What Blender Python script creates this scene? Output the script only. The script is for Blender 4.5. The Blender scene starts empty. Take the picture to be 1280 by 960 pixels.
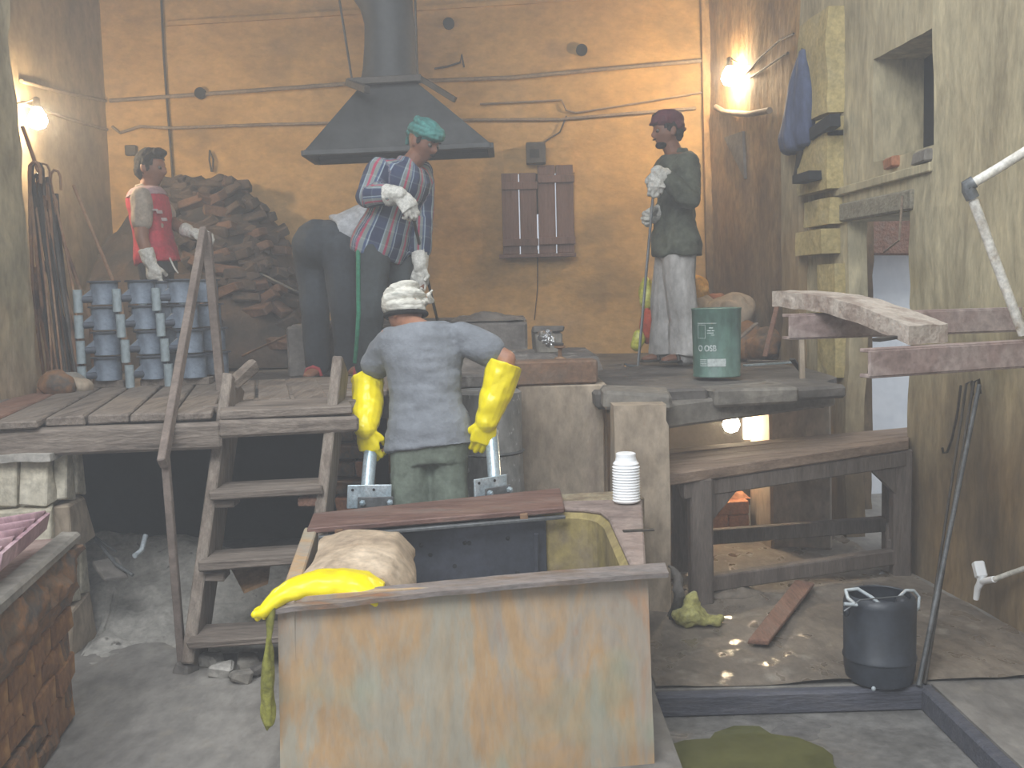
import bpy, bmesh, math, random
import numpy as np
from mathutils import Vector as V, Matrix, noise
R = math.radians
random.seed(7)
S = bpy.context.scene
COL = S.collection
# ------------------------------------------------------------ camera
F_PX, HOR, ROLL = 1300.0, 112.0, 0.025
EYE = V((0, 0, 1.45))
pit = math.atan(HOR / F_PX)
FW = V((0, math.cos(pit), -math.sin(pit)))
R0, U0 = V((1, 0, 0)), V((0, math.sin(pit), math.cos(pit)))
RT = R0 * math.cos(ROLL) - U0 * math.sin(ROLL)
UP = U0 * math.cos(ROLL) + R0 * math.sin(ROLL)
cam = bpy.data.objects.new('camera', bpy.data.cameras.new('camera'))
COL.objects.link(cam)
cam.data.sensor_width = 36
cam.data.lens = F_PX / 1280 * 36
cam.data.clip_start = 0.05
cam.matrix_world = Matrix(((RT.x, UP.x, -FW.x, EYE.x), (RT.y, UP.y, -FW.y, EYE.y), (RT.z, UP.z, -FW.z, EYE.z), (0, 0, 0, 1)))
S.camera = cam
# ------------------------------------------------------------ world, daylight, exposure
w = bpy.data.worlds.new('sky'); S.world = w; w.use_nodes = True
w.node_tree.nodes['Background'].inputs[0].default_value = (0.80, 0.88, 1.0, 1)
w.node_tree.nodes['Background'].inputs[1].default_value = 0.6
def area(name, loc, target, sx, sy, power, col):
    d = bpy.data.lights.new(name, 'AREA'); d.shape = 'RECTANGLE'; d.size = sx; d.size_y = sy
    d.energy = power; d.color = col
    o = bpy.data.objects.new(name, d); COL.objects.link(o); o.location = loc
    o.rotation_euler = (V(target) - V(loc)).to_track_quat('-Z', 'Y').to_euler()
    return o
# daylight falling through the open roof of the yard in front of the workshop
area('yard_daylight', (-1.6, -0.6, 5.2), (0.3, 5.2, 0.9), 4.0, 2.6, 330, (0.93, 0.97, 1.0))
area('roof_light_daylight', (0.0, 3.6, 5.4), (0.1, 4.6, 0.4), 2.0, 1.2, 60, (0.95, 0.98, 1.0))
area('passage_fill', (3.3, 5.9, 4.0), (3.0, 7.3, 1.2), 1.2, 1.2, 45, (0.93, 0.97, 1.0))  # added fill, brightens the white wall beyond the doorway
S.view_settings.view_transform = 'Standard'; S.view_settings.look = 'None'
S.view_settings.gamma = 1; S.view_settings.use_curve_mapping = False
S.view_settings.exposure = 0.45

# ------------------------------------------------------------ measuring helpers
def ray(px, py): return FW + RT * ((px - 640) / F_PX) + UP * ((480 - py) / F_PX)
def at(px, py, Y):
    d = ray(px, py); return EYE + d * (Y / d.y)
def onz(px, py, z):
    d = ray(px, py); return EYE + d * ((z - EYE.z) / d.z)
WX0, WK = 2.518, -0.102                      # right wall plane: X = WX0 + WK * Y
def onr(px, py, off=0.0):
    d = ray(px, py); t = (WX0 - off) / (d.x - WK * d.y); return EYE + d * t
def wr(Y, z, off=0.0): return V((WX0 + WK * Y - off, Y, z))
# ------------------------------------------------------------ materials
def lin(c):
    if isinstance(c, str): c = tuple(int(c[i:i + 2], 16) for i in (0, 2, 4))
    return tuple(((x / 255) / 12.92 if x / 255 <= .04045 else ((x / 255 + .055) / 1.055) ** 2.4) for x in c)
def M(name, cols, scale=4, aniso=(1, 1, 1), rough=.85, bump=.35, bscale=None, metal=0, lo=.3, hi=.7, detail=7, speck=None, coord='Object', transm=0, dist=0.0, zmix=None, wet=None, grit=.3):
    m = bpy.data.materials.new(name); m.use_nodes = True
    nt = m.node_tree; b = nt.nodes['Principled BSDF']; L = nt.links
    tc = nt.nodes.new('ShaderNodeTexCoord'); mp = nt.nodes.new('ShaderNodeMapping')
    L.new(tc.outputs[coord], mp.inputs[0]); mp.inputs['Scale'].default_value = aniso
    n = nt.nodes.new('ShaderNodeTexNoise'); n.inputs['Scale'].default_value = scale; n.inputs['Detail'].default_value = detail
    n.inputs['Roughness'].default_value = .62; n.inputs['Distortion'].default_value = dist
    L.new(mp.outputs[0], n.inputs['Vector'])
    cr = nt.nodes.new('ShaderNodeValToRGB'); e = cr.color_ramp.elements
    k = len(cols)
    while len(e) < k: e.new(.5)
    for i, c in enumerate(cols):
        e[i].position = lo + (hi - lo) * i / max(1, k - 1); e[i].color = (*lin(c), 1)
    L.new(n.outputs['Fac'], cr.inputs[0])
    out = cr.outputs[0]
    if speck:
        n2 = nt.nodes.new('ShaderNodeTexNoise'); n2.inputs['Scale'].default_value = speck[1]; n2.inputs['Detail'].default_value = 6
        L.new(tc.outputs[coord], n2.inputs['Vector'])
        r2 = nt.nodes.new('ShaderNodeValToRGB'); r2.color_ramp.elements[0].position = speck[2]; r2.color_ramp.elements[1].position = speck[2] + speck[3]
        L.new(n2.outputs['Fac'], r2.inputs[0])
        mx = nt.nodes.new('ShaderNodeMix'); mx.data_type = 'RGBA'
        L.new(r2.outputs[0], mx.inputs[0]); L.new(out, mx.inputs[6]); mx.inputs[7].default_value = (*lin(speck[0]), 1)
        out = mx.outputs[2]
    if zmix:      # darker, browner lower part of a wall: colour, height, softness
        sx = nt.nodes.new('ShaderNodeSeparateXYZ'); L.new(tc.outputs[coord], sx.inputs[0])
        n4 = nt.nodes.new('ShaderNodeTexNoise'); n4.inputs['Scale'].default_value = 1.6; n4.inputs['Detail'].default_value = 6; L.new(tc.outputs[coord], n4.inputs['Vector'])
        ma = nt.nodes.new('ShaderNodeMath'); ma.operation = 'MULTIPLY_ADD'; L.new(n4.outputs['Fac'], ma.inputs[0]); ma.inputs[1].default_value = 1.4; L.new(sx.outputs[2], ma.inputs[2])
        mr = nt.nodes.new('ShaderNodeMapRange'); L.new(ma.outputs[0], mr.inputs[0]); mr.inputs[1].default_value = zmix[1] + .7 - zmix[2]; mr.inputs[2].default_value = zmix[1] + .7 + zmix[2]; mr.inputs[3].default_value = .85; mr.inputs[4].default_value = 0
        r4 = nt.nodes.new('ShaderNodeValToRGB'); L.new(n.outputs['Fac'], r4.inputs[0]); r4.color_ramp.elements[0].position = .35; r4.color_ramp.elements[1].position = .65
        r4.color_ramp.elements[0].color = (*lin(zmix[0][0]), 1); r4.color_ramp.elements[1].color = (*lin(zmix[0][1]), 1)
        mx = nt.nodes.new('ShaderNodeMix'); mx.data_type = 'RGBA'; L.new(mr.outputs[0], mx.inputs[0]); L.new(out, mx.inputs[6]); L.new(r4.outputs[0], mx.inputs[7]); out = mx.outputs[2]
    if wet:       # standing water patches: scale, threshold
        n5 = nt.nodes.new('ShaderNodeTexNoise'); n5.inputs['Scale'].default_value = wet[0]; n5.inputs['Detail'].default_value = 3; L.new(mp.outputs[0], n5.inputs['Vector'])
        r5 = nt.nodes.new('ShaderNodeMapRange'); L.new(n5.outputs['Fac'], r5.inputs[0]); r5.inputs[1].default_value = wet[1]; r5.inputs[2].default_value = wet[1] + .07; r5.inputs[3].default_value = .75; r5.inputs[4].default_value = .12
        L.new(r5.outputs[0], b.inputs['Roughness'])
    if grit:      # grain and grime of the surface itself
        for sc_, lo_, hi_, am in ((scale * 9, .36, .62, grit), (scale * 1.7, .38, .66, grit * .7)):
            ng = nt.nodes.new('ShaderNodeTexNoise'); ng.inputs['Scale'].default_value = sc_; ng.inputs['Detail'].default_value = 10; ng.inputs['Roughness'].default_value = .7
            L.new(mp.outputs[0], ng.inputs['Vector'])
            rg = nt.nodes.new('ShaderNodeMapRange'); L.new(ng.outputs['Fac'], rg.inputs[0]); rg.inputs[1].default_value = lo_; rg.inputs[2].default_value = hi_; rg.inputs[3].default_value = 1 - am; rg.inputs[4].default_value = 1 + am * .35; rg.clamp = True
            mg = nt.nodes.new('ShaderNodeMix'); mg.data_type = 'RGBA'; mg.blend_type = 'MULTIPLY'; mg.inputs[0].default_value = 1
            cb = nt.nodes.new('ShaderNodeCombineColor'); [L.new(rg.outputs[0], cb.inputs[i]) for i in range(3)]
            L.new(out, mg.inputs[6]); L.new(cb.outputs[0], mg.inputs[7]); out = mg.outputs[2]
    L.new(out, b.inputs['Base Color'])
    b.inputs['Roughness'].default_value = rough
    b.inputs['Metallic'].default_value = metal
    if transm: b.inputs['Transmission Weight'].default_value = transm
    if bump:
        n3 = nt.nodes.new('ShaderNodeTexNoise'); n3.inputs['Scale'].default_value = bscale or scale * 4; n3.inputs['Detail'].default_value = 8
        L.new(mp.outputs[0], n3.inputs['Vector'])
        bp = nt.nodes.new('ShaderNodeBump'); bp.inputs['Strength'].default_value = bump; bp.inputs['Distance'].default_value = .02
        L.new(n3.outputs['Fac'], bp.inputs['Height']); L.new(bp.outputs[0], b.inputs['Normal'])
    return m
def EM(name, col, s):
    m = bpy.data.materials.new(name); m.use_nodes = True
    b = m.node_tree.nodes['Principled BSDF']
    b.inputs['Base Color'].default_value = (*lin(col), 1)
    b.inputs['Emission Color'].default_value = (*lin(col), 1); b.inputs['Emission Strength'].default_value = s
    return m
m_wallb = M('ochre_plaster', ['977a4e', 'b58f58', 'c09a64', 'b09068'], 1.1, (1, 1, 1.6), bump=.3, bscale=14, speck=('6d5a46', 2.2, .6, .25), grit=.22)
m_walll = M('sooty_plaster', ['6b6254', '95846a', 'a8946f'], 1.2, (1, 1, .8), bump=.3, bscale=12)
m_wallr = M('limewashed_plaster', ['756b52', 'a3977a', 'b8ac8c', '938a72'], 2.6, (1, 1, .3), bump=.7, bscale=9, speck=('9a8448', 1.1, .6, .2), zmix=(('6e5c48', '8f734e'), .95, .4))  # lower part mixes the wall's brown with painted-in shade
m_wallrl = M('brown_plaster', ['77593a', 'a07c4e', 'b08f62', '85694f'], 2.6, (1, 1, .5), bump=.6, bscale=10, zmix=(('54483c', '70604c'), 2.0, .6), grit=.4)
m_pier = M('pale_brickwork', ['a39a86', 'c6bda8', 'd6cfbe'], 3, bump=.6, bscale=14)
m_yellowstone = M('yellow_limewash_stone', ['9c8c60', 'b8a673', 'b0a27c'], 4, bump=.5, bscale=16)
m_floor = M('dusty_concrete', ['6a6560', '837e78', '938e87', '78736d'], 1.4, (1, .5, 1), bump=.35, bscale=20, speck=('90897f', 9, .6, .1))
m_dust = M('grey_ash_dust', ['8a867f', 'aaa59d', 'b9b5ad'], 3, bump=.5, bscale=18, speck=('5c5751', 14, .66, .06))
m_wet = M('wet_concrete', ['5e564d', '786d61', '857a6d'], 2.5, (1, .6, 1), bump=.5, bscale=16, speck=('8f867a', 7, .6, .1), wet=(11, .57))
m_dark = M('soot_and_shade_black', ['15171a', '1e2022', '26282a'], 3, bump=.3)  # shared by sooty parts and parts painted black for shade
m_panc = M('wet_pan_concrete', ['5f5c58', '7b7874', '8f8c87'], 3, bump=.3, bscale=14, wet=(3.2, .5))
m_conc = M('grey_concrete', ['6b665f', '837d74', '948d83'], 2.5, bump=.4, bscale=15, speck=('575049', 5, .62, .1))
m_wood = M('weathered_grey_wood', ['5a5048', '776b61', '877b70', '6b6058'], 3, (6, .7, 6), bump=.5, bscale=9)
m_woodx = M('weathered_grey_wood_crosswise', ['5a5048', '776b61', '877b70', '6b6058'], 3, (.7, 6, 6), bump=.5, bscale=9)
m_woodz = M('weathered_grey_wood_upright', ['665a50', '7d7065', '8f8377', '71665d'], 3, (6, 6, .7), bump=.5, bscale=9)
m_woodred = M('reddish_plank', ['6f5446', '8a6553', '826d60'], 3, (6, .7, 6), bump=.5, bscale=9)
m_brick = M('old_red_brick', ['7d4a34', '9d5f42', 'ad7655', '7b5b49'], 5, bump=.6, bscale=20)
m_brickd = M('ochre_stained_brick', ['6d4a30', '8f6238', 'a37a48', '6e5a48'], 3.5, bump=.7, bscale=14)
m_stone = M('rough_brown_stone', ['423a34', '6d5a48', '8c6440', '5d554e', '7d5a36'], 4.5, bump=1, bscale=9)
m_sand = M('beige_plaster', ['8b7c6c', 'a3927e', 'b0a08c', '8c7b70'], 2.2, (1, 1, .5), bump=.3, bscale=14, speck=('7a6a5c', 3.5, .62, .14))
# ------------------------------------------------------------ mesh helpers
class MB:
    def __init__(s): s.v = []; s.f = []
    def add(s, vs, fs):
        o = len(s.v); s.v += [V(p) for p in vs]; s.f += [tuple(i + o for i in f) for f in fs]; return s
    def hexa(s, b, t):            # bottom quad, top quad (same winding)
        return s.add(list(b) + list(t), [(3, 2, 1, 0), (4, 5, 6, 7), (0, 1, 5, 4), (1, 2, 6, 5), (2, 3, 7, 6), (3, 0, 4, 7)])
    def box(s, c, d, rz=0.0, rot=None):
        q = rot if rot is not None else Matrix.Rotation(rz, 3, 'Z'); c = V(c); x, y, z = d[0] / 2, d[1] / 2, d[2] / 2
        p = [c + q @ V(k) for k in ((-x, -y, -z), (x, -y, -z), (x, y, -z), (-x, y, -z), (-x, -y, z), (x, -y, z), (x, y, z), (-x, y, z))]
        return s.hexa(p[:4], p[4:])
    def bar(s, a, b, w, h, up=(0, 0, 1)):   # box from a to b, w sideways, h along up
        a, b = V(a), V(b); d = (b - a).normalized(); sd = d.cross(V(up)).normalized() * w / 2; u = sd.cross(d).normalized() * h / 2
        return s.hexa([a - sd - u, a + sd - u, b + sd - u, b - sd - u], [a - sd + u, a + sd + u, b + sd + u, b - sd + u])
    def prism(s, poly, ext):
        n = len(poly); ext = V(ext); a = [V(p) for p in poly]
        return s.add(a + [p + ext for p in a], [tuple(range(n))[::-1], tuple(range(n, 2 * n))] + [(i, (i + 1) % n, n + (i + 1) % n, n + i) for i in range(n)])
    def tube(s, pts, rad, n=10, cap=True, ref=None):
        pts = [V(p) for p in pts]; k = len(pts); rr = rad if isinstance(rad, (list, tuple)) else [rad] * k
        vs = []; prev = None
        for i, p in enumerate(pts):
            d = (pts[min(i + 1, k - 1)] - pts[max(i - 1, 0)]).normalized()
            if prev is None:
                a = d.orthogonal().normalized() if ref is None else (V(ref) - d * d.dot(V(ref))).normalized()
            else: a = (prev - d * d.dot(prev)).normalized()
            prev = a; b = d.cross(a)
            vs += [p + (a * math.cos(2 * math.pi * j / n) + b * math.sin(2 * math.pi * j / n)) * rr[i] for j in range(n)]
        fs = [(i * n + j, i * n + (j + 1) % n, (i + 1) * n + (j + 1) % n, (i + 1) * n + j) for i in range(k - 1) for j in range(n)]
        if cap: fs += [tuple(range(n))[::-1], tuple(range((k - 1) * n, k * n))]
        return s.add(vs, fs)
    def lathe(s, base, prof, n=24, axis=(0, 0, 1), cap=True):
        ax = V(axis).normalized(); a = ax.orthogonal().normalized(); b = ax.cross(a); base = V(base); k = len(prof)
        vs = [base + ax * h + (a * math.cos(2 * math.pi * j / n) + b * math.sin(2 * math.pi * j / n)) * r for r, h in prof for j in range(n)]
        fs = [(i * n + j, i * n + (j + 1) % n, (i + 1) * n + (j + 1) % n, (i + 1) * n + j) for i in range(k - 1) for j in range(n)]
        if cap: fs += [tuple(range(n))[::-1], tuple(range((k - 1) * n, k * n))]
        return s.add(vs, fs)
    def ell(s, c, ax, n=14, m=9):
        c = V(c); a, b, d = [V(q) for q in ax]; vs = [c - d]
        for i in range(1, m):
            t = -math.pi / 2 + math.pi * i / m
            vs += [c + d * math.sin(t) + (a * math.cos(2 * math.pi * j / n) + b * math.sin(2 * math.pi * j / n)) * math.cos(t) for j in range(n)]
        vs.append(c + d)
        fs = [(0, 1 + (j + 1) % n, 1 + j) for j in range(n)]
        for i in range(m - 2):
            o = 1 + i * n
            fs += [(o + j, o + (j + 1) % n, o + n + (j + 1) % n, o + n + j) for j in range(n)]
        o = 1 + (m - 2) * n; l = len(vs) - 1
        fs += [(o + j, o + (j + 1) % n, l) for j in range(n)]
        return s.add(vs, fs)
    def sph(s, c, r, n=12, m=8): return s.ell(c, ((r, 0, 0), (0, r, 0), (0, 0, r)), n, m)
    def cap(s, a, b, ra, rb, n=12):          # tapered capsule
        a, b = V(a), V(b); s.sph(a, ra, n, 8); s.sph(b, rb, n, 8)
        return s.tube([a, b], [ra, rb], n)
    def loft(s, rings, n=18):                # rings: centre, side half axis, depth half axis
        vs = []
        for c, a, b in rings:
            c, a, b = V(c), V(a), V(b)
            vs += [c + a * math.cos(2 * math.pi * j / n) + b * math.sin(2 * math.pi * j / n) for j in range(n)]
        k = len(rings)
        fs = [(i * n + j, i * n + (j + 1) % n, (i + 1) * n + (j + 1) % n, (i + 1) * n + j) for i in range(k - 1) for j in range(n)]
        fs += [tuple(range(n))[::-1], tuple(range((k - 1) * n, k * n))]
        return s.add(vs, fs)
    def grid(s, fn, nu, nv, thick=None):     # fn(u,v)->point ; optional solid thickness vector
        vs = [V(fn(i / nu, j / nv)) for i in range(nu + 1) for j in range(nv + 1)]; w_ = nv + 1
        fs = [(i * w_ + j, (i + 1) * w_ + j, (i + 1) * w_ + j + 1, i * w_ + j + 1) for i in range(nu) for j in range(nv)]
        if thick is None: return s.add(vs, fs)
        t = V(thick); o = len(vs); vs2 = vs + [p + t for p in vs]
        fs2 = fs + [tuple(q + o for q in f[::-1]) for f in fs]
        for i in range(nu):
            fs2 += [(i * w_, i * w_ + o, (i + 1) * w_ + o, (i + 1) * w_), ((i + 1) * w_ + nv, (i + 1) * w_ + nv + o, i * w_ + nv + o, i * w_ + nv)]
        for j in range(nv):
            fs2 += [(j + 1, j + 1 + o, j + o, j), (nu * w_ + j, nu * w_ + j + o, nu * w_ + j + 1 + o, nu * w_ + j + 1)]
        return s.add(vs2, fs2)
    def build(s, name, mat, parent=None, smooth=False, bevel=0.0, jit=0.0):
        off = parent_loc(parent)
        me = bpy.data.meshes.new(name)
        me.from_pydata([tuple(p - off) for p in s.v], [], s.f)
        bm = bmesh.new(); bm.from_mesh(me)
        bmesh.ops.recalc_face_normals(bm, faces=bm.faces)
        if jit:
            for q in bm.verts: q.co += V((random.uniform(-jit, jit), random.uniform(-jit, jit), random.uniform(-jit, jit)))
        if bevel: bmesh.ops.bevel(bm, geom=list(bm.edges), offset=bevel, segments=1, profile=.6, affect='EDGES', clamp_overlap=True)
        bm.to_mesh(me); bm.free()
        if smooth:
            me.polygons.foreach_set('use_smooth', [True] * len(me.polygons)); me.set_sharp_from_angle(angle=R(50))
        return link(name, me, mat, parent)
def parent_loc(p):
    o = V((0, 0, 0))
    while p is not None: o = o + p.location; p = p.parent
    return o
def link(name, me, mat, parent=None):
    if mat and not me.materials: me.materials.append(mat)
    o = bpy.data.objects.new(name, me); COL.objects.link(o)
    if parent is not None: o.parent = parent
    return o
def tag(o, label=None, cat=None, group=None, kind=None):
    if label: o['label'] = label
    if cat: o['category'] = cat
    if group: o['group'] = group
    if kind: o['kind'] = kind
    return o
def thing(name, label, cat, loc, group=None, kind=None):
    o = bpy.data.objects.new(name, None); o.empty_display_size = .1; COL.objects.link(o); o.location = loc
    return tag(o, label, cat, group, kind)
def one(mb, name, mat, label, cat, group=None, kind=None, **k): return tag(mb.build(name, mat, None, **k), label, cat, group, kind)
def vox(mb, voxel, smooth=3, fold=None):
    """union of overlapping closed shapes as one continuous surface"""
    me = bpy.data.meshes.new('t'); me.from_pydata([tuple(p) for p in mb.v], [], mb.f)
    bm = bmesh.new(); bm.from_mesh(me); bmesh.ops.recalc_face_normals(bm, faces=bm.faces); bm.to_mesh(me); bm.free()
    o = bpy.data.objects.new('t', me); COL.objects.link(o)
    r = o.modifiers.new('r', 'REMESH'); r.mode = 'VOXEL'; r.voxel_size = voxel; r.use_smooth_shade = True
    if smooth:
        sm = o.modifiers.new('s', 'SMOOTH'); sm.factor = .5; sm.iterations = smooth
    dg = bpy.context.evaluated_depsgraph_get()
    out = bpy.data.meshes.new_from_object(o.evaluated_get(dg))
    bpy.data.objects.remove(o); bpy.data.meshes.remove(me)
    if fold:
        nv = len(out.vertices); co = np.empty(nv * 3); out.vertices.foreach_get('co', co); co = co.reshape(-1, 3)
        nr = np.empty(nv * 3); out.vertex_normals.foreach_get('vector', nr); nr = nr.reshape(-1, 3)
        amp, sx, sy, sz = fold
        d = np.array([noise.noise((x * sx, y * sy, z * sz)) + .5 * noise.noise((x * sx * 2.3 + 5, y * sy * 2.3, z * sz * 2.3)) for x, y, z in co])
        co = co + nr * (np.clip(d, -.6, 1)[:, None] * amp)
        out.vertices.foreach_set('co', co.ravel()); out.update()
    return out
def voxobj(mb, name, mat, parent, voxel, smooth=3, fold=None):
    me = vox(mb, voxel, smooth, fold); me.name = name
    me.materials.clear()
    off = parent_loc(parent)
    me.transform(Matrix.Translation(-off))
    return link(name, me, mat, parent)
def chunk_mesh(name, d, bev=.006, jit=.004):
    bm = bmesh.new(); bmesh.ops.create_cube(bm, size=1)
    for q in bm.verts:
        q.co = V((q.co.x * d[0], q.co.y * d[1], q.co.z * d[2])) + V([random.uniform(-jit, jit) for _ in range(3)])
    bmesh.ops.bevel(bm, geom=list(bm.edges), offset=bev, segments=1, profile=.6, affect='EDGES', clamp_overlap=True)
    me = bpy.data.meshes.new(name); bm.to_mesh(me); bm.free(); return me
def bricks(parent, name, o, u, wv, w_, h_, bw, bh, bd, mats, jit=.004, gap=.012, skip=None, kinds=4):
    """courses of bricks: o = lower corner of the face, u = along, wv = inwards"""
    o, u, wv = V(o), V(u).normalized(), V(wv).normalized(); off = parent_loc(parent)
    pool = [chunk_mesh(name, (bw - gap, bd, bh - gap), .006, jit) for _ in range(kinds)]
    half = [chunk_mesh(name, (bw / 2 - gap, bd, bh - gap), .006, jit) for _ in range(2)]
    for i, p in enumerate(pool + half): p.materials.append(mats[i % len(mats)])
    ang = math.atan2(u.y, u.x); r = 0; z = 0
    while z + bh * .6 < h_:
        x = 0; first = True
        while x + bw * .3 < w_:
            hf = (r % 2 == 1 and first) or x + bw > w_ + 1e-3; L_ = bw / 2 if hf else bw; first = False
            c = o + u * (x + L_ / 2) + V((0, 0, z + bh / 2)) + wv * (bd / 2 + random.uniform(-.008, .008))
            if not (skip and skip(x + L_ / 2, z + bh / 2)):
                b = bpy.data.objects.new(name, random.choice(half if hf else pool)); COL.objects.link(b); b.parent = parent
                b.location = c - off; b.rotation_euler = (random.uniform(-.01, .01), random.uniform(-.012, .012), ang + random.uniform(-.012, .012))
            x += L_
        z += bh; r += 1
def rough_heap(fn, nu, nv, amp, sc, seed=0):
    def g(u, v):
        p = V(fn(u, v)); e = min(1, 6 * min(u, v, 1 - u, 1 - v) + .15)
        return p + V((0, 0, 1)) * amp * e * (noise.noise(p * sc + V((seed, 0, 0))) + .5 * noise.noise(p * sc * 2.7))
    return MB().grid(g, nu, nv)
# ------------------------------------------------------------ the setting
def struct(mb, name, mat, label=None, cat=None, **k): return tag(mb.build(name, mat, None, **k), label, cat, None, 'structure')
ZP = 0.97                                       # working platform
BY = 8.5
# back wall with the shuttered opening
w0, w1 = at(634, 320, BY), at(716, 186, BY)
b = MB()
def yslab(b, x0, x1, z0, z1, y0, y1): b.box(((x0 + x1) / 2, (y0 + y1) / 2, (z0 + z1) / 2), (x1 - x0, y1 - y0, z1 - z0))
yslab(b, -3.7, w0.x, 0, 4.4, BY, BY + .3); yslab(b, w1.x, 2.4, 0, 4.4, BY, BY + .3)
yslab(b, w0.x, w1.x, 0, w0.z, BY, BY + .3); yslab(b, w0.x, w1.x, w1.z, 4.4, BY, BY + .3)
struct(b, 'wall_back', m_wallb, 'tan ochre plastered back wall behind the furnace', 'wall')
# long cornice ridge lines of the plaster
b = MB(); b.bar(at(208, 30, BY - .01), at(890, -12, BY - .01), .03, .035)
struct(b, 'trim_1', m_wallb, 'thin plaster ridge high on the tan back wall', 'trim')
b = MB(); b.bar(at(886, -40, BY - .04), at(896, 452, BY - .04), .14, .06, (0, 1, 0))
struct(b, 'trim_2', m_wallrl, 'brown upright strip in the right back corner', 'trim')
# left wall and the lit pier nearer to us
b = MB(); yslab(b, -3.5, -3.2, 0, 4.4, 5.4, BY)
struct(b, 'wall_left', m_walll, 'smoke-stained left wall under the bulb', 'wall')
def pierface(u, v):
    y = 2.6 + (5.42 - 2.6) * u; z = .55 + 3.9 * v
    n_ = noise.noise((y * 2.2, z * 1.7, 3)) * .03 + noise.noise((y * 7, z * 6, 9)) * .012
    e = .05 * max(0, noise.noise((1, z * 3.1, 5))) * (1 if u > .97 else 0)
    return V((-2.5 + n_ - e * .4 + (.02 * (1 - v)), y - e, z))
b = MB(); b.grid(pierface, 40, 60, thick=(-.45, 0, 0))
struct(b, 'wall_left_pier', M('dull_cream_plaster', ['857a5f', 'a39779', 'b0a588', '96846a'], 2.4, (1, 1, .5), bump=.5, bscale=10, zmix=(('8a6f58', 'a58a70'), 1.2, .3)), 'tall pale plastered wall end at the left edge', 'wall', smooth=True)
# right wall: niche and doorway
niche = (4.957, 5.60, 2.10, 2.635); door = (5.18, 5.92, -.1, 1.81)
ys = [1.2, niche[0], door[0], niche[1], door[1], 6.62, 8.75]; zs = [-.2, door[3], niche[2], niche[3], 4.4]
def rpanel(y0, y1, z0, z1, o0=0.0, th=.5):
    n_y = max(2, int((y1 - y0) / .09)); n_z = max(2, int((z1 - z0) / .09))
    def g(u, v):
        y = y0 + (y1 - y0) * u; z = z0 + (z1 - z0) * v
        return wr(y, z, o0 + (.022 * noise.noise((y * 2.1, z * 1.6, 1)) + .012 * noise.noise((y * 8, z * 7, 4))))
    return MB().grid(g, n_y, n_z, thick=(th, th * .1, 0))
b = MB()
for i in range(len(ys) - 2):
    for j in range(len(zs) - 1):
        yc, zc = (ys[i] + ys[i + 1]) / 2, (zs[j] + zs[j + 1]) / 2
        if niche[0] < yc < niche[1] and niche[2] < zc < niche[3]: continue
        if door[0] < yc < door[1] and door[2] < zc < door[3]: continue
        q = rpanel(ys[i], ys[i + 1], zs[j], zs[j + 1], th=.11 if i == 4 else .5); b.add(q.v, q.f)
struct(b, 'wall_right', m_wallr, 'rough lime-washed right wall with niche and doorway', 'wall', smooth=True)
q = rpanel(6.62, 8.75, -.2, 4.4, .02)
struct(q, 'wall_right_rear', m_wallrl, 'scarred brown stretch of right wall lit by the bulb', 'wall', smooth=True)
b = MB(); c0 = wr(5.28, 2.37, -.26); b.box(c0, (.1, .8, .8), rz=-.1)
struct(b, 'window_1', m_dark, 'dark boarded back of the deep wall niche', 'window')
# broken brick sill of the niche, door lintel
t = thing('niche_sill', 'broken red and grey brick sill under the deep niche', 'sill', wr(5.5, 2.07, .0))
MB().box(wr(5.43, 2.075, -.075), (.16, .22, .06), rz=-.1).build('brick', m_brick, t, bevel=.008, jit=.006)
MB().box(wr(5.14, 2.06, -.085), (.18, .36, .06), rz=-.1).build('brick', m_conc, t, bevel=.008, jit=.008)
b = MB(); b.bar(wr(5.14, 1.865, -.02), wr(5.98, 1.865, -.02), .09, .10)
one(b, 'door_lintel', M('grey_lintel', ['77705f', '8b8472', '989180'], 4, (1, 4, 4), bump=.5), 'grey timber lintel over the doorway in the right wall', 'lintel', bevel=.008)
b = MB(); b.bar(wr(4.96, 2.0, -.01), wr(6.06, 1.985, -.01), .07, .045)
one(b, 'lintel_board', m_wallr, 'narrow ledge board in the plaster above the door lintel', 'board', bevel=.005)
# ground outside the doorway and its white wall
b = MB(); b.box((3.4, 7.4, 1.0), (2.8, .2, 4.4), rz=.15)
struct(b, 'wall_outside', M('whitewashed_wall', ['dadfe6', 'e8ebef', 'f2f3f4'], 2, bump=.2, grit=.05), 'whitewashed yard wall seen through the doorway', 'wall')
b = MB(); b.bar((2.15, 6.95, 1.82), (2.95, 7.1, 1.80), .12, .32)
one(b, 'door_valance', m_woodred, 'brown board across the top of the passage beyond the doorway', 'board', bevel=.01)
# ceiling over the furnace room
b = MB(); yslab(b, -3.7, 2.6, 4.35, 4.5, 4.9, BY + .3)
struct(b, 'ceiling', m_dark, 'sooty ceiling over the furnace room', 'ceiling')
# floor, sunk wash pan
b = MB()
yslab(b, -4.2, .49, -.3, 0, -2.5, 9); yslab(b, .49, 4.8, -.3, 0, 3.68, 9.5); yslab(b, 1.5, 2.4, -.3, 0, -2.5, 3.68)
struct(b, 'floor', m_floor, 'dusty grey concrete floor', 'floor')
b = MB(); yslab(b, .49, 1.5, -.3, -.085, -2.5, 3.68)
struct(b, 'floor_pan', m_panc, 'sunk concrete wash pan in front of the bucket', 'floor')
def wetg(u, v):
    x = .5 + 1.62 * u; y = 3.69 + 2.9 * v
    x = min(x, WX0 + WK * y - .03)
    return V((x, y, .004 + .022 * max(0, noise.noise((x * 3, y * 3, 0)) + .3 + .4 * noise.noise((x * 9, y * 9, 2)))))
b = MB(); b.grid(wetg, 70, 110)
struct(b, 'floor_wet', m_wet, 'uneven wet brown floor under the bench', 'floor', smooth=True)
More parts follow.
